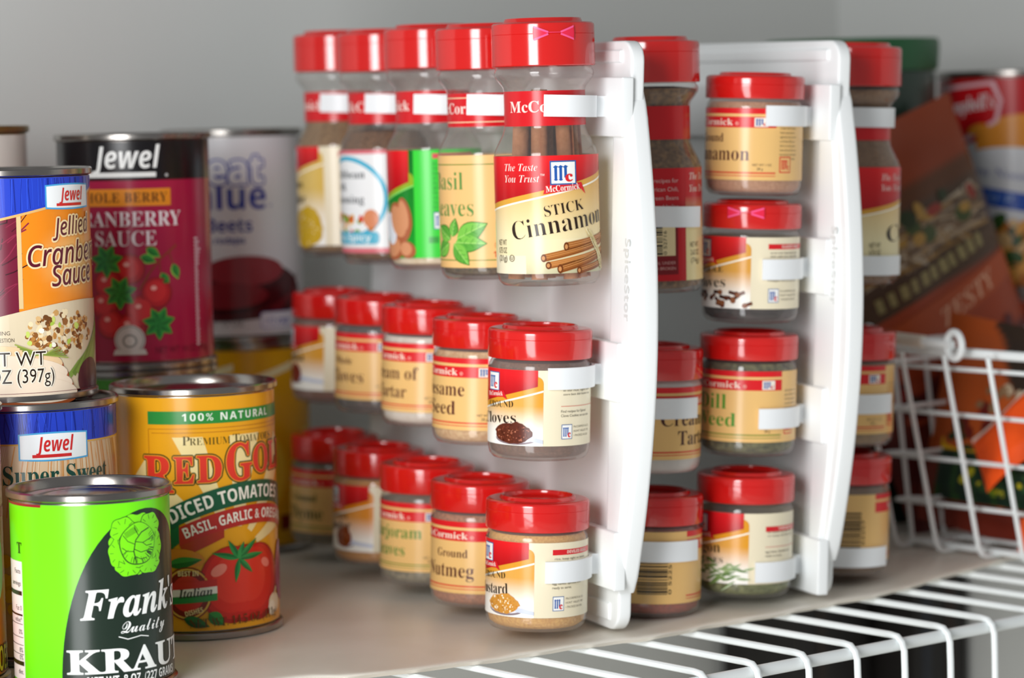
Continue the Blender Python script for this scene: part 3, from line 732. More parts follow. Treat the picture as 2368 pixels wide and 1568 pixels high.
# second rack
g = dict(group=G4)
L2 = lambda rail, cz, z, kind, label, *a, **k: hang(M2, B2, RL2, -1, rail, cz, 0, z, kind, label, *a, **dict(g, **k))
L2(228.5, 226.5, 189.5, small_jar, 'small jar of ground cinnamon with a tan label, topmost on the second rack', old_label(-19.5, [('Ground', -4, 17.5, 4.0, 17), ('Cinnamon', -1.5, 9.0, 6.6, 38)]), ('#d09a70', '#b57a4e', 900), H=56, lidH=11.2)
L2(157, 156, 130.5, small_jar, 'small jar of whole cloves under the ground cinnamon jar, bow-shaped tab on its lid', new_label(0, 'WHOLE', 'Cloves', pic_cloves, top='GLAZED HAM', texts=('Find recipes for Glazed', 'Pineapple Pork on our site')), ('#3d3232', '#1f1716', 330), H=56, lidH=12.0, fill=20, tab=-3, body=GLASS)
L2(87.5, 87, 68.5, small_jar, 'small jar of dill weed with green writing on a tan label', old_label(-13, [('Dill', -6, 15.2, 7.0, 17.5), ('Weed', -5, 7.2, 6.4, 25)], '#4f9434', '#7f8f3c'), ('#77744e', '#3c3b26', 350), H=57, lidH=11.8, body=GLASS)
L2(16.2, 15.5, 2.5, small_jar, 'small jar of tarragon leaves with a torn label edge, bottom of the second rack', new_label(2, 'Tarragon', 'LEAVES', pic_leaves, tv=(14.2, 9.4), caps=(5.2, 2.6), w1=30, w2=16, gold='#e09a24', top='TARRAGON CHICKEN', topv=24.5), ('#8a8f5c', '#575c30', 330), H=57.5, lidH=13.0, fill=34, body=GLASS)
hang(M2, B2, RL2, 1, 226, 226, 30, 145.5, tall_bottle, 'tall bottle of brown spice held by two clips, in front of the green canister', tall_front(35, 'GROUND', 'Cumin', lambda a, s: None), neck_label(20), ('#94704e', '#6d4a2e', 900), 94, front=132, clips=[(226, 226.5, NR), (155.6, 155.8, 22.95)], lean=R(1.6))
hang(M2, B2, RL2, 1, 89, 89, 31, 67.5, small_jar, 'small tan-labelled jar in the middle of the right-hand face of the second rack', old_label(-9, []), ('#a8854f', '#86683a', 900), H=56.5, lidH=14.0)
hang(M2, B2, RL2, 1, 16.5, 14.5, 32, 4.5, small_jar, 'small tan-labelled jar with its barcode outward, low beside the wire basket', old_label(47, [], bar=5, side=False), ('#8a6844', '#6a4c2e', 900), H=58.5, lidH=13.4)

# ------------------------------------------------------------------ tins on the left
def can(loc, D, H, label, art, group=None, metal=None, metal_lid=None, name='food_can'):
    o = thing(name, loc, label, 'can', group, (0, 0, face_cam(loc[0], loc[1])))
    Rr, Rb = D / 2, D / 2 - 1.5
    mk('can_body', lathe(bmesh.new(), [(0, 3.2), (Rr - 4.2, 3.2), (Rr - 2.4, 2.6), (Rr - 1.6, .2), (Rr - .7, 0), (Rr, .5), (Rr, 2.7), (Rr - .5, 3.2), (Rb - .3, 3.7), (Rb, 4.6), (Rb, H - 4.6), (Rb - .3, H - 3.7),
        (Rr - .5, H - 3.2), (Rr, H - 2.7), (Rr, H - .6), (Rr - .6, H), (Rr - 1.2, H - .1), (Rr - 1.8, H - 1.0), (Rr - 2.4, H - 4.4)], 96), metal or TIN, o, 40)
    mk('can_lid', lathe(bmesh.new(), [(Rr - 2.35, H - 4.4), (Rr - 3.4, H - 4.9), (Rr - 4.6, H - 4.6), (Rr - 6.2, H - 3.5), (Rr - 9.5, H - 3.4), (Rr - 10.4, H - 3.9), (Rr - 14, H - 4.0), (Rr - 15, H - 3.5), (Rr - 17, H - 3.5), (Rr - 18, H - 4.0), (0, H - 3.8)], 96), metal_lid or metal or TIN, o, 40)
    art.wrap(Rb + .12, 'label', o, z0=4.2, step=2.5)
    return o
def base(a, Rb, H, fn, l=0, nv=1):
    h = math.pi * Rb * 1.003
    a.grid(-h, 0, h, H, 80, nv, fn, l)
def jewel(a, u, v, w, cap, c, under=True, l=6):
    a.text('Jewel', u, v, cap, c, 'ssbi', w=w, off=0.0, l=l)
    if under: a.rect(u - w * .10, v - cap * .42, u + w * .93, v - cap * .2, c, l)
def badge(a, u, v, w, h, l=3):
    for g, c in ((0, '#4aa6dc'), (.7, '#eef2f3')):
        p = []
        for k in range(24):
            x = -1 + 2 * k / 23; p.append((u + (w / 2 - g) * x, v + (h / 2 - g) * (1 - .10 * x * x) ))
        for k in range(24):
            x = 1 - 2 * k / 23; p.append((u + (w / 2 - g) * x, v - (h / 2 - g) * (1 - .10 * x * x)))
        a.poly(p, c, l + (g > 0))
# --- kraut
def lab_kraut():
    a = Art(); H = 74.1; base(a, 32.7, H, lambda i, j: lin('#6ee014'))
    p = [(24.4 + 38 * math.cos(R(t)), 71 * math.sin(R(t))) for t in range(0, 181, 5)]
    a.poly(p, '#1d2b22', 1)
    # cabbage
    random.seed(3)
    def bump(cu, cv, ru, rv, n, amp, ph=0): return [(cu + ru * (1 + amp * math.sin(n * t + ph)) * math.cos(t), cv + rv * (1 + amp * math.sin(n * t + ph)) * math.sin(t)) for t in [2 * math.pi * k / 72 for k in range(72)]]
    G, K = '#78e01a', '#1d2b22'
    a.poly(bump(20, 57, 12.6, 12.2, 11, .045), G, 2)
    for cu, cv, ru, rv, ph in ((13.5, 63, 5.6, 5.2, 0), (26.5, 63.5, 5.6, 5.4, 1), (29, 55, 4.4, 6.6, 2), (11.5, 54, 4.6, 6.2, 3), (15.5, 48.2, 6.0, 4.0, 1), (25.5, 48.6, 6.2, 4.2, 2)):
        a.poly(bump(cu, cv, ru + .25, rv + .25, 6, .05, ph), K, 3); a.poly(bump(cu, cv, ru, rv, 6, .05, ph), G, 4)
        for k in range(9):
            t = R(k * 40 + ph * 20); q = random.uniform(.45, .6); a.line([(cu + ru * q * math.cos(t), cv + rv * q * math.sin(t)), (cu + ru * .9 * math.cos(t), cv + rv * .9 * math.sin(t))], .18, K, 5)
    a.poly(bump(20, 57, 8.7, 8.7, 5, .02), K, 6); a.poly(bump(20.1, 57.1, 8.4, 8.4, 5, .02), G, 7)
    a.line([(18.6, 49.4), (17.6, 54), (18.6, 58.5), (21.5, 61.5), (25.5, 63)], .45, K, 8)
    for p in (((18, 57), (15, 58.4), (13, 61)), ((17.7, 54), (14.5, 54.4), (12.4, 56)), ((18.4, 58), (22, 57.2), (26, 58.6)), ((17.7, 55), (21, 53.4), (25.5, 54)), ((20, 60.4), (18.4, 63), (18.2, 64.8)), ((22, 57.2), (24, 55.8), (27, 56)), ((18, 52), (21, 50.6), (24, 51))): a.line(p, .28, K, 8)
    for k in range(40):
        t = R(random.uniform(200, 395)); q = random.uniform(5.2, 6.9); a.line([(20 + q * math.cos(t), 57 + q * math.sin(t)), (20 + 8.2 * math.cos(t + .05), 57 + 8.2 * math.sin(t + .05))], .17, K, 8)
    for k in range(12): a.line([(13.6 + k * .45, 62 + k * .22), (14.6 + k * .5, 59.8 + k * .2)], .16, K, 8)
    a.text("Frank's", -5.2, 27.6, 12.2, '#f1f4f1', 'sbi', w=53, rot=1.2, off=.008, l=3)
    a.text('Quality', 11, 21.2, 5.2, '#f1f4f1', 'scr', w=23.5, l=3); a.line([(10, 20), (14, 18.6), (20, 19.4), (24, 18.6)], .35, '#f1f4f1', 3)
    a.text('KRAUT', -11.3, 5.6, 9.8, '#f1f4f1', 'sb', w=64, off=.012, l=3)
    a.text('NET WT. 8 OZ. (227 GRAMS)', -3.2, .7, 3.5, '#f1f4f1', 'ssb', w=46, l=3)
    a.rect(-75, 73.0, -21, 74.1, '#8c1a24', 2)
    a.rect(-58, 1, -33.6, 50, '#f0e4e4', 1); a.ring(0, 0, 0, 0, 0, '#111111', 1, 1)
    for v, h in ((36, 1.8), (27.5, .8), (7, 1.8)): a.rect(-57, v, -34.2, v + h, '#15120f', 2)
    for v, t in ((45, 'Facts'), (40, 'servings'), (29.8, 'Fat 0'), (25, 'value*'), (20, '0%'), (12.5, '8%'), (9.4, '0%'), (3.5, 'diet.')): a.text(t, -34.8, v, 2.0, '#15120f', 'n', 'r', l=2)
    for v in (24, 18.6, 15.4, 11.6): a.rect(-57, v, -34.2, v + .25, '#15120f', 2)
    a.text('T', -37.2, 53.4, 4.6, '#15120f', 'sb', l=2)
    return a
can((-175.7, 1204.9, 0.2), 68.3, 82.6, 'small lime green can of kraut with a drawn cabbage, in front of the other tins', lab_kraut())
# --- diced tomatoes
def lab_tomato():
    a = Art(); H = 104.6; base(a, 36.5, H, lambda i, j: lin('#eaa51c'))
    # pale rays
    for t0, t1 in ((148, 134), (118, 104), (92, 76), (60, 46), (30, 16)):
        a.poly([(18 + 12 * math.cos(R(t0)), 34 + 12 * math.sin(R(t0))), (18 + 12 * math.cos(R(t1)), 34 + 12 * math.sin(R(t1))), (18 + 60 * math.cos(R(t1)), min(87, 34 + 60 * math.sin(R(t1)))), (18 + 60 * math.cos(R(t0)), min(87, 34 + 60 * math.sin(R(t0))))], '#f2dc9c', 1)
    a.rect(-21.6, 92.8, 66, 98.6, '#2f8a3c', 2); a.text('100% NATURAL', -5.3, 94.2, 3.3, '#e8f2e2', 'ssb', w=45, gap=1.25, l=3)
    for v in (90.6, 88.8): a.rect(-21.6 + (90.6 - v), v, 66, v + .3, '#c07a1c', 2)
    a.rect(-21.6, 72, -21.3, 90.6, '#c07a1c', 2)
    a.text('P', -5.5, 83.4, 4.2, '#5a4a14', 'sb', l=3, off=-.012); a.text('REMIUM', -2.2, 83.4, 3.3, '#5a4a14', 'sb', w=18.5, off=-.012, l=3); a.text('T', 17.6, 83.4, 4.2, '#5a4a14', 'sb', l=3, off=-.012); a.text('OMATOES', 21.2, 83.4, 3.3, '#5a4a14', 'sb', w=21, off=-.012, l=3)
    if 1:
        for t, u, v, cap, w in (('R', -24, 62.5, 16.5, 14.2), ('E', -9.6, 66.5, 12, 9), ('D', 0.6, 66.8, 12, 11.2), ('G', 14, 66.8, 16.5, 13.5), ('O', 28.2, 69.2, 12.6, 11), ('L', 40, 69.6, 12.6, 9), ('D', 50, 69.4, 12.6, 11)):
            a.text(t, u, v, cap, '#e8a032', 'sb', w=w, off=.012, l=4, ol=(.95, '#39391a')); a.text(t, u, v, cap, '#de3b2b', 'sb', w=w, off=.012, l=6, ol=(.4, '#e8a032'))
    arc = lambda u, k=0: 58.0 - .0067 * (u - 27) ** 2 + k
    def band(u0, u1, lo, hi, c, l):
        n = 28
        for k in range(n):
            x, y = u0 + (u1 - u0) * k / n, u0 + (u1 - u0) * (k + 1) / n
            a.poly(((x, arc(x, lo)), (y, arc(y, lo)), (y, arc(y, hi)), (x, arc(x, hi))), c, l)
    band(-16, 64, -2.0, 7.8, '#1f5a3c', 7); band(-8, 62, -11.5, -3.0, '#b8302a', 7)
    a.poly(((-16, arc(-16, -2)), (-8, arc(-8, -2)), (-8, arc(-8, -10)), (-16, arc(-16, -12))), '#1f6a3a', 6)
    a.poly(((-8, arc(-8, -11)), (12, arc(12, -9)), (12, arc(12, -15)), (-6, arc(-6, -17))), '#b23a24', 5)
    for t, u, cap, w, k in (('DICED TOMATOES', -11, 5.6, 57, 0), ('BASIL, GARLIC & OREGANO', -5, 4.3, 60, -9.4)):
        a.text(t, u, 0, cap, '#f4efdf', 'ssb', w=w, l=9, warp=lambda x, y, u=u, k=k: (x - y * .0134 * -(u + x - 27), y + arc(u + x, k)))
    # tomato
    random.seed(5)
    T0 = ['#a81b16', '#c9241a', '#d92c1e', '#e23a28']
    for i, (s, c) in enumerate(zip((1, .93, .82, .62), T0)):
        for du, ru in ((-7, 15), (8, 14.5), (0, 17)): a.ell(22 + du * s - i * .8, 20 + i * .8, ru * s, 17.5 * s, c, 8 + i, 30)
    a.ell(9, 27, 4, 2.4, '#f08a78', 13, 16, 30); a.ell(34, 28, 3, 2, '#ee8070', 13, 16, -30)
    for r, L in ((165, 13), (120, 10), (70, 8), (40, 13), (5, 14), (-45, 10), (-100, 11)): a.leaf(18.5, 31.5, L, 2.8, r, '#2f8f46', '#1f6f34', 14)
    a.line([(18.5, 31.5), (19, 35.5)], 1.8, '#3a9a4c', 15)
    # badge
    a.ell(-5, 17, 11, 12, '#7d1f18', 9, 28); a.ring(-5, 17, 10.4, 11.4, .8, '#e0b24a', 10, 28); a.ell(-5, 17, 7.4, 8.2, '#c9322a', 10, 24)
    a.text('BEST IN', -9, 25, 2.2, '#f0dc9c', 'ssb', w=9, l=12); a.text('DISHES', -6, 6.8, 2.2, '#f0dc9c', 'ssb', w=8, rot=14, l=12)
    for k, c in enumerate(('#2f8a44', '#f0eee4', '#c9302a')): a.poly(((-16, 12 + k * 3.2), (8, 13.6 + k * 3.2), (8, 16.8 + k * 3.2), (-16, 15.2 + k * 3.2)), c, 12)
    a.text('Italian', -9, 15.0, 4.0, '#3a3a34', 'sbi', w=15, rot=4, l=14)
    a.leaf(-7, 6, 12, 5, -20, '#2a7038', '#1c5228', 13); a.leaf(4, 8, 9, 6, -40, '#2f8a3c', '#1f6a2c', 13)
    a.ell(-6, 33, 9, 4, '#d98a2c', 8, 20, -10); a.leaf(-14, 30, 16, 5, 8, '#3a8a3a', '#27682c', 9)
    a.ell(41, 8.5, 5, 4.6, '#ecd9b8', 12, 16); a.ell(38.5, 6.5, 3, 3.4, '#f4e8d0', 13, 14); a.line([(41, 12), (43, 15.5)], 1.5, '#e0c090', 13); a.ell(52, 22, 8, 14, '#a8466a', 7, 18)
    a.text('NET WT. 14.5 OZ (411g)', -4.5, 1.6, 4.0, '#5a3a10', 'sb', w=47, rot=1.5, off=-.008, l=16)
    return a
can((-145.7, 1333.6, 0.2), 76, 112.8, 'orange yellow can of diced tomatoes with a big red tomato, on the liner', lab_tomato())
# --- sweet corn, mostly hidden
def lab_corn():
    a = Art(); H = 104.6; base(a, 36.5, H, lambda i, j: lin('#dcbf9c'))
    random.seed(8)
    base(a, 36.5, 0, lambda i, j: lin('#dcbf9c'))
    a.rect(-114, 91.4, 114, H, '#2440bd', 1)
    for k in range(120):
        u = random.uniform(-60, 60); a.line([(u, 92), (u + random.uniform(-1, 1), 97), (u + random.uniform(-1.5, 1.5), H - .3)], random.uniform(.2, .5), random.choice(('#16298c', '#2f52d8')), 2)
        u2 = random.uniform(-60, 60); a.line([(u2, 90.5), (u2 - (15 - u2) * .12, 78), (u2 - (15 - u2) * .2, 60)], random.uniform(.2, .6), random.choice(('#d99a5c', '#e6d2b4', '#cf8f52')), 1)
    a.rect(-114, 90.8, 114, 91.5, '#d9a94a', 3)
    badge(a, 9.6, 90, 31, 12.5, 3); jewel(a, 1.5, 88.0, 16.5, 6.2, '#cf2a2a')
    a.text('Super Sweet', -13, 74.0, 8.2, '#1d4a40', 'sb', w=50, l=4)
    for k in range(60): a.ell(random.uniform(-30, 45), random.uniform(6, 46), 3.4, 3, random.choice(('#f0c93a', '#e6b52a', '#f6dc62')), random.randint(4, 7), 10)
    return a
can((-210.8, 1279.3, 0.2), 76, 112.6, 'blue and tan can of sweet corn under the jellied cranberry can', lab_corn())
# --- jellied cranberry
def lab_jellied():
    a = Art(); H = 91.6; base(a, 36.5, H, lambda i, j: lin('#ea8a1e')); random.seed(9)
    a.grid(6, 38, 62, 78, 14, 10, lambda i, j: mixc(lin('#e8871a'), lin('#f4cf86'), max(0, 1 - math.hypot((i - .55) * 2.2, (j - .45) * 2.4))), 1)
    a.rect(-60, 22, 4.5, 78, '#6f1530', 1)
    for k in range(60):
        u, v = random.uniform(-40, 3), random.uniform(34, 76); a.line([(u, v), (u + random.uniform(2, 7), v + random.uniform(1, 4)), (u + random.uniform(6, 11), v + random.uniform(4, 9))], random.uniform(.3, .7), random.choice(('#4a0d20', '#3a0a18', '#8a2440')), 2)
    a.rect(4.5, 36, 6.4, 79, '#d9bd8a', 3)
    bl = lambda u: 74.8 + .215 * (u + 2)
    for k in range(40):
        x, y = -70 + k * 3.5, -66.5 + k * 3.5
        a.poly(((x, bl(x)), (y, bl(y)), (y, H), (x, H)), '#2440bd', 4); a.poly(((x, bl(x) - 1.1), (y, bl(y) - 1.1), (y, bl(y)), (x, bl(x))), '#dcae6a', 4)
    for k in range(60):
        u = random.uniform(-30, 60); a.line([(u, bl(u) + 1), (u + random.uniform(-1, 1), H - .4)], random.uniform(.2, .5), random.choice(('#16298c', '#2f52d8')), 5)
    badge(a, 31.5, 83.2, 28, 11.2, 5); jewel(a, 24.5, 81.4, 15.5, 5.4, '#cf2a2a', l=8)
    for t, u, v, cap, w in (('Jellied', 20.5, 66.4, 7.2, 25), ('Cranberry', 9, 53.6, 8.6, 52), ('Sauce', 19.5, 45.0, 8.4, 27)):
        a.text(t, u, v, cap, '#5c1427', 'ssi', w=w, rot=3, off=.012, l=7, ol=(.75, '#f3d9a6'))
    ds = lambda u: 31 + 7.5 * math.sin(max(0, min(1, (u + 12) / 62)) * math.pi * .62)
    for k in range(40):
        x, y = -70 + k * 3.5, -66.5 + k * 3.5; a.poly(((x, 0), (y, 0), (y, ds(y)), (x, ds(x))), '#d9c9aa', 6)
    a.blobs(25, 25, 18, 9, ['#d9b27a', '#b9803f', '#8f5a2a', '#ecd9b0', '#c99a5a', '#6f4420'], 190, .8, 1.6, 7)
    a.blobs(20, 24, 14, 8, ['#f4f0e0', '#a9c24a', '#c7d76a'], 12, 1.0, 1.7, 8)
    for k in range(9): a.line([(27 + k * 2.4, 6 + k * .5), (33 + k * 2.3, 11 + k * 1.2), (40 + k * 2.2, 15 + k * 2)], 2.6, random.choice(('#7d9a44', '#6a8638', '#8fae54')), 9)
    for k, (v, ru) in enumerate(((13, 24), (9, 25), (4.5, 26), (0.8, 27))):
        a.ell(0 + k * 1.5, v, ru, 6.5, '#a5532a', 10 + 2 * k, 30, -6); a.ell(0 + k * 1.5, v + 1.1, ru - .7, 6.0, '#efdcc4' if k else '#e9c79a', 11 + 2 * k, 30, -6)
    a.ell(42, 4, 10, 9, '#4a1a2c', 10, 20); a.rect(-70, -.2, 70, 0, '#6f1530', 18)
    for k in range(6): a.line([(2 + k, 21 - k), (14, 16), (26 - k, 14 + k)], .5, random.choice(('#9aa84a', '#7d8f3a')), 18)
    a.text('NET WT', -14, 11.8, 6.0, '#2a1d14', 'n', w=29, l=20, ol=(.5, '#f2ead8')); a.text('14 OZ (397g)', -16, 4.4, 6.0, '#2a1d14', 'n', w=34.5, l=20, ol=(.5, '#f2ead8'))
    a.text('SERVING', -9, 25, 1.7, '#5a4a38', l=8); a.text('SUGGESTION', -9, 22, 1.7, '#5a4a38', w=11, l=8)
    return a
can((-220.0, 1284, 112.9), 76, 99.6, 'orange and blue can of jellied cranberry sauce stacked on the corn can', lab_jellied())
# --- whole berry cranberry
def lab_berry():
    a = Art(); H = 104.6; base(a, 36.5, H, lambda i, j: lin('#a31540')); random.seed(12)
    a.rect(-114, 86.5, 114, H, '#141114', 1); a.rect(-114, 86.0, 114, 86.5, '#5a0d22', 1)
    jewel(a, -20, 92.0, 33, 10.2, '#eef0ee', l=3); a.ell(16, 88.4, .8, .8, '#b9b9b9', 3, 10)
    a.rect(-32, 74, 17.8, 82.2, '#e08a22', 2); a.text('WHOLE BERRY', -30, 75.9, 4.6, '#5a3210', 'sb', w=46, gap=1.1, l=3)
    a.text('CRANBERRY', -33, 64.4, 7.2, '#efe8ec', 'sb', w=56, off=-.006, l=3); a.text('SAUCE', -19.5, 55.2, 7.2, '#efe8ec', 'sb', w=29.5, off=-.006, l=3)
    a.line([(20, 55), (12, 49), (6, 42), (1, 34)], .9, '#8a3a20', 3)
    for u0, v0, u1, v1 in ((16, 52, 18, 46), (11, 48, 11.5, 42), (8, 45, 4, 38)): a.line([(u0, v0), (u1, v1)], .6, '#8a3a20', 3)
    for u, v, r in ((5, 54, -35), (18, 46, -70), (12, 42, -65), (2, 50, -20)): a.leaf(u, v, 8, 4.6, r, '#7fd04a', '#7fd04a', 3); a.leaf(u + .3, v, 7.3, 3.6, r, '#2f8a34', '#1f6f28', 4)
    for u, v, r in ((-3, 44, 7.4), (-14, 37, 7.2), (9.5, 32.5, 7.6), (-16, 27, 7), (2, 24, 7.8), (-13, 18, 7.2), (-3.5, 16, 7.6)):
        for q, c in ((1, '#8f1420'), (.88, '#b81c26'), (.66, '#cf2a2e')): a.ell(u - (1 - q) * 1.5, v + (1 - q) * 2, r * q, r * q, c, 4 + int((1 - q) * 8), 24)
        a.ell(u - 1.6, v + 2.4, 1.5, 1.2, '#f0a8a0', 8, 10)
    for u, v in ((-8, 33), (10, 18), (-14, 48)):
        for k in range(7): a.leaf(u, v, 8.2, 4.4, k * 51 + 15, '#3fae3f', '#3fae3f', 9); a.leaf(u, v, 7.4, 3.2, k * 51 + 15, '#2a8a38', '#1c6a2a', 10)
    for k in range(30):
        v = 57 - k * 1.75; a.rect(31.5, v, 31.5 + random.uniform(2, 4.6 if k < 8 else 2.6), v + 1.0, '#d9bfc8', 2)
    a.ell(-4, 10.5, 7.2, 7.2, '#d3d0cc', 11, 26); a.ring(-4, 10.5, 6.6, 6.6, .4, '#7d7a78', 12, 26); a.ell(-4, 10, 3.4, 3.2, '#7d7d7a', 12, 18); a.ell(-4, 10, 2.6, 2.4, '#d9d7d2', 13, 18)
    a.poly(((-12, 3.4), (4, 3.4), (3, 6), (-11, 6)), '#d3d0cc', 13)
    a.text('NET WT 14 OZ (397g)', 8, 3.6, 3.2, '#5f0d26', 'n', w=32, l=2)
    return a
def plain(c, H, c2=None, Rb=36.5):
    a = Art(); base(a, Rb, H, lambda i, j: lin(c))
    if c2:
        for k in range(-3, 4): a.poly(((k * 34 - 4, 88), (k * 34 + 30, 98), (k * 34 + 30, 94), (k * 34 - 4, 84)), c2, 1)
        for k in range(-3, 4): a.ell(k * 34 + 10, 40, 14, 22, '#e8c23a', 1, 20); a.rect(k * 34 - 14, 8, k * 34 + 12, 16, '#7d1f14', 2)
    return a
can((-182.2, 1430.6, 0.2), 76, 112.8, 'bright green can almost hidden under the maroon cranberry can', plain('#3f9a22', 104.6))
can((-182.2, 1430.6, 113.2), 76, 112.6, 'maroon and black can of whole berry cranberry sauce', lab_berry())
# --- beets
def lab_beets():
    a = Art(); H = 104.6; base(a, 36.5, H, lambda i, j: lin('#dcdde0')); random.seed(14)
    a.text('Great', -35, 80, 15, '#dfe1e6', 'ssb', w=52, off=.02, l=3, ol=(.9, '#3348a8'))
    a.text('Value', -33, 66.5, 14, '#26369a', 'ssb', w=51, l=3); a.text('™', 19.5, 66.5, 2, '#26369a', l=3)
    a.text('Beets', -14, 54.6, 7, '#2a3a92', 'ssb', w=24, l=3); a.text('en rodajas', -17, 48.6, 3.8, '#2a3a92', 'n', w=23, off=.01, l=3)
    a.ell(4, 22, 38, 17, '#4a1218', 2, 36); a.ell(6, 34, 22, 8, '#8f2c34', 4, 30); a.ell(6, 31, 22, 9, '#3f0d14', 3, 30); a.ell(-6, 21, 24, 7, '#7d2028', 4, 30); a.ell(-6, 18.5, 24, 7, '#34090f', 3, 30)
    a.poly(((18, 14), (34, 22), (38, 30), (40, 32), (36, 20), (24, 12)), '#6a1a22', 5)
    p = [(-60, 0)] + [(u, 15 - 7.5 * math.cos(R((u - 2) * 1.6)) + .06 * u) for u in range(-60, 61, 4)] + [(60, 0)]
    a.poly(p, '#d5d6da', 6)
    a.text('NET WT 15 OZ', -26, 5, 3.6, '#4a4a52', w=30, l=7); a.rrect(13, 3, 35, 12, '#8d95c4', 7, 2); a.rrect(13.5, 3.5, 34.5, 11.5, '#e3e5ee', 8, 2); a.text('1/2 cup', 16, 5.5, 3.6, '#5a66b0', 'ssbi', w=15, l=9)
    return a
can((-147.0, 1584, 0.2), 76, 112.8, 'yellow can under the white beets can', plain('#e0a818', 104.6, '#efe6b8'))
can((-148.7, 1583.0, 113.2), 76, 112.8, 'white can of sliced beets with blue lettering', lab_beets())
# --- far left
def lab_orange():
    a = Art(); H = 107.6; base(a, 36.5, H, lambda i, j: mixc(lin('#d9761a'), lin('#e0862c'), j), nv=6)
    a.rect(-114, 92, 114, H, '#d9408c', 1); a.grid(-114, 70, 114, 92, 30, 4, lambda i, j: mixc(lin('#ecb48a'), lin('#e6a8c0'), j), 1)
    a.rect(-114, 65, 114, 69, '#c4301c', 2)
    a.ell(38, 45, 10, 16, '#b8dc9a', 3, 20); a.ell(40, 56, 6, 8, '#b8dc9a', 3, 16)
    a.text('TOMATOES', 16, 1.5, 10, '#e8d42a', 'ssb', w=36, l=5, ol=(.6, '#5a3a0c'))
    return a
can((-250.5, 1213.5, 0.2), 76, 116.2, 'orange can cut by the left edge of the picture, beside the lime green kraut can', lab_orange())
can((-264.5, 1400, 0.2), 74, 112.8, 'plain white can at the back left, under the white can with the gold lid', plain('#d8d4cc', 104.6, Rb=35.5))
can((-264.5, 1400, 113.2), 74, 117.5, 'white can with a gold lid at the back left, mostly out of frame', plain('#dedad4', 109, Rb=35.5), metal=GOLDTIN)

# ------------------------------------------------------------------ things on the right
# green canister
o = thing('canister', (194.2, 1657.8, 0.2), 'dark green canister with a green lid standing behind the second rack', 'canister')
GP = mat('dark_green_plastic', '#0d2a1c', 0.35); GL = mat('green_lid_plastic', '#0a4f26', 0.45)
mk('canister_body', lathe(bmesh.new(), [(0, 0), (44, 0), (46, 2), (46, 248), (45, 252), (44, 256)], 80), GP, o)
mk('canister_lid', lathe(bmesh.new(), [(0, 266.5), (44, 266.5), (47.5, 268), (48.5, 266.5), (48.6, 262), (47.8, 252), (47, 250), (46.2, 250)], 80), GL, o)
# soup can on a lower can
def lab_soup():
    a = Art(); H = 116.6; Rb = 46; base(a, Rb, H, lambda i, j: lin('#d8d9dc')); random.seed(21)
    cv = lambda u: 82 + 9 * math.sin(R(max(-90, min(90, (u + 20) * 1.7)))) * .6 - .10 * abs(u + 30)
    for k in range(60):
        x, y = -145 + k * 4.9, -140.1 + k * 4.9
        a.poly(((x, cv(x)), (y, cv(y)), (y, H), (x, H)), '#b81219', 1)
    a.ell(8, 76, 34, 20, '#d98a2c', 2, 36, -8); a.ell(4, 60, 44, 17, '#d8d9dc', 3, 36, -8)
    for g, c in ((0, '#e2b8bf'), (2.2, '#c4141c')):
        a.poly([(-52 + g, 112 - g), (-14 - g, 115 - g), (-9.5 - g, 104), (-12 - g, 92 + g * .6), (-34, 80 + g * 1.6), (-50 + g, 90 + g)], c, 4 + (g > 0))
    a.text('Campbell’s', -51, 95, 8.5, '#e6e2e2', 'sbi', w=38, rot=8, l=7)
    a.ell(-24, 88, 7, 3, '#d98a2c', 7, 16, 12)
    a.text('Chicken Noodle', -48, 66, 5, '#8d90b4', 'sb', w=60, rot=-8, l=5)
    a.poly(((-46, 60), (12, 50), (12, 40), (-46, 50)), '#1f4fae', 5); a.text('SOUP', -34, 50.6, 5, '#7d9ad0', 'ssb', w=30, rot=-9.5, gap=1.4, l=6)
    a.rect(-145, 0, 145, 36, '#b56a24', 4)
    for k in range(70): a.ell(random.uniform(-70, 70), random.uniform(2, 36), random.uniform(2, 7), random.uniform(2, 5), random.choice(('#c9822c', '#e0a04a', '#3a5a2a', '#7d3a16', '#d9b27a', '#2a3a22')), random.randint(5, 9), 12, random.uniform(0, 90))
    return a
can((294, 1692, 0.2), 95, 124, 'lower can standing under the red soup can at the far right', plain('#b9442c', 115.6, Rb=46))
can((294, 1692, 124.4), 95, 125, 'red and white soup can with a shield emblem at the far right, behind the bag', lab_soup())

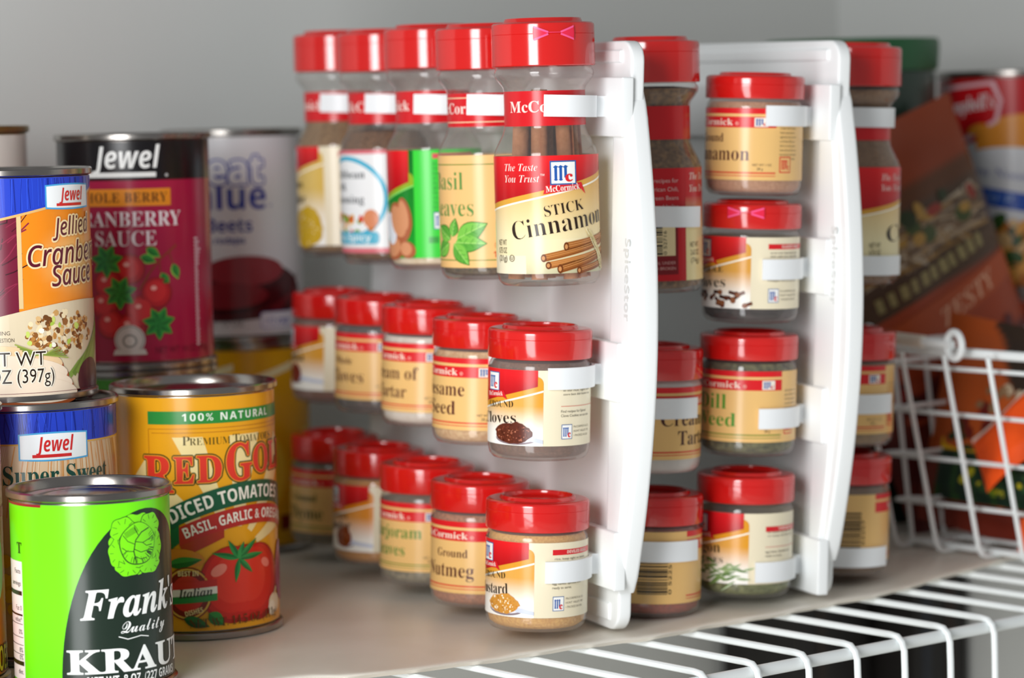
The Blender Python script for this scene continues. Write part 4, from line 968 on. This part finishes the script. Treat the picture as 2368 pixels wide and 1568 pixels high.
# soft bags
def pouch(loc, w, h, t, rot, label, colfn, extra=None, crumple=2.0, seed=1, name='food_pouch', group=None, seal=.07):
    o = thing(name, loc, label, 'bag', group, Euler((R(rot[0]), R(rot[1]), R(rot[2]))).to_matrix())
    rnd = random.Random(seed); ph = [(rnd.uniform(.03, .13), rnd.uniform(.03, .13), rnd.uniform(0, 6), rnd.uniform(.3, 1)) for _ in range(9)]
    wr = lambda x, z: sum(m * math.sin(a * x * (1 if i % 2 else -1) + b * z + c) for i, (a, b, c, m) in enumerate(ph)) / 3
    def hgt(x, z):
        i, j = abs(2 * x / w), z / h
        e = max(0, 1 - i ** 2.6) ** .6; k = min(1, max(0, (j - seal) / .22)) * min(1, max(0, (1 - seal - j) / .22))
        k = math.sin(k * math.pi / 2) if k < 1 else 1
        return t / 2 * e * k, wr(x, z) * crumple * (.35 + .65 * e)
    nu, nv = 34, 44; a = Art(); bm = a.bm; F = []; B = []
    for j in range(nv + 1):
        f = []; b = []
        for i in range(nu + 1):
            x, z = -w / 2 + w * i / nu, h * j / nv; y, q = hgt(x, z); x2 = x * (1 - .05 * (y / (t / 2 + .01)))
            f.append(bm.verts.new((x2, -y + q, z)))
            b.append(f[-1] if i in (0, nu) or j in (0, nv) else bm.verts.new((x2, y + .35 + q * .7, z)))
        F.append(f); B.append(b)
    for j in range(nv):
        for i in range(nu):
            for G, fl in ((F, 0), (B, 1)):
                vs = [G[j][i], G[j][i + 1], G[j + 1][i + 1], G[j + 1][i]]
                if fl: vs.reverse()
                fc = bm.faces.new(vs)
                for lp in fc.loops:
                    q = lp.vert.co; lp[a.ink] = lin(colfn((q.x / w) + .5, q.z / h))
    mk('pouch_film', bm, FILM, o, 70)
    if extra:
        a = Art(); extra(a)
        def fn(u, v, l):
            y, q = hgt(u, v); return Vector((u * (1 - .05 * (y / (t / 2 + .01))), -y + q - .35 - .05 * l, v))
        a.drape(fn, 'printed_panel', o, 3.0)
    return o
def col_zesty(u, v):  # bag colours darkened to carry the shade behind the rack
    if v > .85: return '#8a3408'
    if v > .80: return '#5a3010'
    if v < .43: return '#52100c' if (u * 5 + v * 9) % 2 < 1.2 else '#641a0c'
    if v < .60: return '#9a380e'
    if v < .68: return '#4a3220'
    return '#4a3322'
def art_zesty(a):  # picture and lettering darkened for the same shade
    random.seed(31)
    for k in range(110): a.line([(random.uniform(-54, 54), random.uniform(150, 178)), (random.uniform(-54, 54), random.uniform(150, 178))], random.uniform(1.0, 3), random.choice(('#7d6248', '#9a846a', '#b0a08a', '#5f4428', '#7d6c5c', '#45281a', '#8f6a32')), random.randint(1, 3))
    for k in range(16): a.ell(random.uniform(-40, 50), random.uniform(164, 186), random.uniform(3, 7), random.uniform(2, 5), random.choice(('#3f4a20', '#8a2a1a', '#a8803a', '#2a3518')), 4, 12)
    a.poly(((-58, 132), (58, 142), (58, 153), (-58, 146)), '#4a3018', 5); [a.rect(-44 + k * 8, 137.5 + k * .7, -39 + k * 8 + random.uniform(-1, 1.5), 145 + k * .7, '#8f8152', 6) for k in range(11)]
    a.poly(((-58, 104), (58, 122), (58, 136), (-58, 126)), '#a84412', 5)
    a.text('ZESTY', -6, 114, 10, '#d9a080', 'sbi', w=48, rot=10, l=6)
    for k in range(20): a.ell(random.uniform(-50, 50), random.uniform(60, 100), random.uniform(4, 10), random.uniform(3, 7), random.choice(('#8a1a16', '#5a1210', '#9a3a16', '#3a2a14')), random.randint(1, 4), 14)
    a.ell(-18, 200, 8, 6, '#25401f', 4, 16)
pouch((268, 1609, 5), 124, 226, 32, (-5, -20, 34), 'big orange and brown noodle bag leaning behind the wire basket', col_zesty, art_zesty, 2.2, 4)

# wire basket
BC = Vector((197.5, 1523.5, 0))
def bk(a, b, z): return BC + WX * a + EX * b + Vector((0, 0, z))
def fl(z): return 26 * z / 106
BL, BWD, BH = 250, 150, 107
bas = thing('wire_basket', bk(BL / 2, BWD / 2, 0.4), 'white wire basket of snack bags at the right edge of the shelf', 'basket')
def loop(z, r, name, f=None):
    f = fl(z) if f is None else f; q = []
    for ca, cb, a0 in ((-f * .5 + 12, -f + 12, 180), (-f * .5 + 12, BWD + f - 12, 90), (BL + f * .5 - 12, BWD + f - 12, 0), (BL + f * .5 - 12, -f + 12, -90)):
        for k in range(7):
            t = R(a0 - 15 * k); q.append(bk(ca + 12 * math.cos(t), cb + 12 * math.sin(t), z))
    bm = bmesh.new(); tube(bm, q, r, 10, True); return kid(mk(name, bm, WIRE), bas)
loop(107, 2.7, 'rim')
for z in (3, 25.5, 50, 74.5, 98.5): loop(z, 1.25, 'basket_wire')
a_ = 2.0
while a_ < BL - 5:
    bm = bmesh.new(); tube(bm, [bk(a_, -fl(107), 107), bk(a_, -fl(8) * 1, 8), bk(a_, .6, 3.4), bk(a_, 4, 1.9), bk(a_, BWD - 4, 1.9), bk(a_, BWD - .6, 3.4), bk(a_, BWD + fl(8), 8), bk(a_, BWD + fl(107), 107)], 1.25, 8)
    kid(mk('basket_wire', bm, WIRE), bas); a_ += 28.8
b_ = 14
while b_ < BWD - 5:
    bm = bmesh.new(); tube(bm, [bk(-fl(107) * .5, b_, 107), bk(0, b_, 4), bk(4, b_, 3.6), bk(BL - 4, b_, 3.6), bk(BL, b_, 4), bk(BL + fl(107) * .5, b_, 107)], 1.25, 8)
    kid(mk('basket_wire', bm, WIRE), bas); b_ += 24.4
def hinge(a0):
    bm = bmesh.new(); c = bk(a0, -fl(107) - .5, 112); q = [c + WX * 6.0 * math.cos(R(t)) + Vector((0, 0, 6.6 * math.sin(R(t)))) - EX * 1.2 * math.cos(R(t)) for t in range(0, 360, 18)]
    tube(bm, q, 1.8, 10, True); kid(mk('handle_loop', bm, WIRE), bas)
bm = bmesh.new(); tube(bm, [bk(-14, -26, 115), bk(10, -26, 114.2), bk(65, -26, 112)], 2.3, 12); hd = kid(mk('handle', bm, WIRE), bas)
bm = bmesh.new(); tube(bm, [bk(26, -26, 113.6), bk(46, -26, 112.8)], 3.2, 14); kid(mk('handle_grip', bm, mat('cream_plastic_grip', '#d9cfc0', 0.5)), bas)
hinge(67); hinge(9)
# bags in the basket
gb = 'snack bags in the wire basket'
rz = -50
def inb(a, b, z): return tuple(bk(a, b, z))
pouch(inb(30, 40, 4.5), 96, 112, 26, (-6, 8, rz + 4), 'dark red and brown snack bag at the back of the wire basket', lambda u, v: '#7a2a1a' if v < .35 else ('#b5521e' if u + v < 1.3 else '#33261c'), lambda a: (a.blobs(0, 46, 30, 26, ['#a8431c', '#c9682c', '#2b3a1c', '#6b1d14'], 40, 3, 6, 1), a.blobs(4, 74, 22, 8, ['#b9a488', '#8a6a4a'], 14, 2, 4, 3)), 2.4, 7, group=gb)
pouch(inb(82, 62, 4.5), 110, 118, 24, (-6, -14, rz - 3), 'orange and dark green snack bag in the middle of the wire basket', lambda u, v: '#d0601c' if v > .66 else ('#22402a' if v < .36 else '#8f3418'), lambda a: a.blobs(0, 40, 36, 24, ['#2f4a22', '#b98a2a', '#8a2a1a', '#1f2f1c'], 40, 3, 7, 1), 2.6, 9, group=gb)
pouch(inb(50, 27, 24), 92, 32, 12, (-14, 2, rz + 2), 'dark green bag with a yellow top edge lying low in the wire basket', lambda u, v: '#e0b01c' if v > .80 else ('#142a1c' if (u * 7 % 1) > .25 else '#27461f'), lambda a: a.blobs(5, 14, 34, 9, ['#6f8a1c', '#1f3a1c', '#2b4a2a', '#a8a01c'], 24, 1.5, 4, 1), 1.6, 12, group=gb)
pouch(inb(74, 15, 50), 56, 34, 9, (-22, -38, rz + 3), 'bright orange crinkled bag end behind the basket wires', lambda u, v: '#f4581c' if v < .93 else '#f0d8c8', None, 3.2, 15, group=gb, seal=.02)
pouch(inb(112, 26, 6), 44, 78, 16, (-6, 7, rz - 4), 'beige snack bag with grey lettering and an orange edge at the right of the basket', lambda u, v: '#ee5a24' if u < .12 else ('#e8402c' if v < .12 else '#c9b5a6'), lambda a: [a.rect(-15 + 9 * k, 14 + 5 * q, -11 + 9 * k + random.uniform(-.8, .8), 17.4 + 5 * q, '#77706c', 1) for k in range(3) for q in range(9)], 1.8, 18, group=gb)
pouch(inb(98, 14, 4.5), 52, 20, 8, (-20, -6, rz + 2), 'small red and orange packet on the basket floor at the right', lambda u, v: '#f0602c' if u < .35 else '#d8322c', lambda a: a.blobs(6, 10, 14, 5, ['#f2a08a', '#b81c24', '#f4d0c0'], 12, 1.4, 3, 1), 1.8, 22, group=gb)
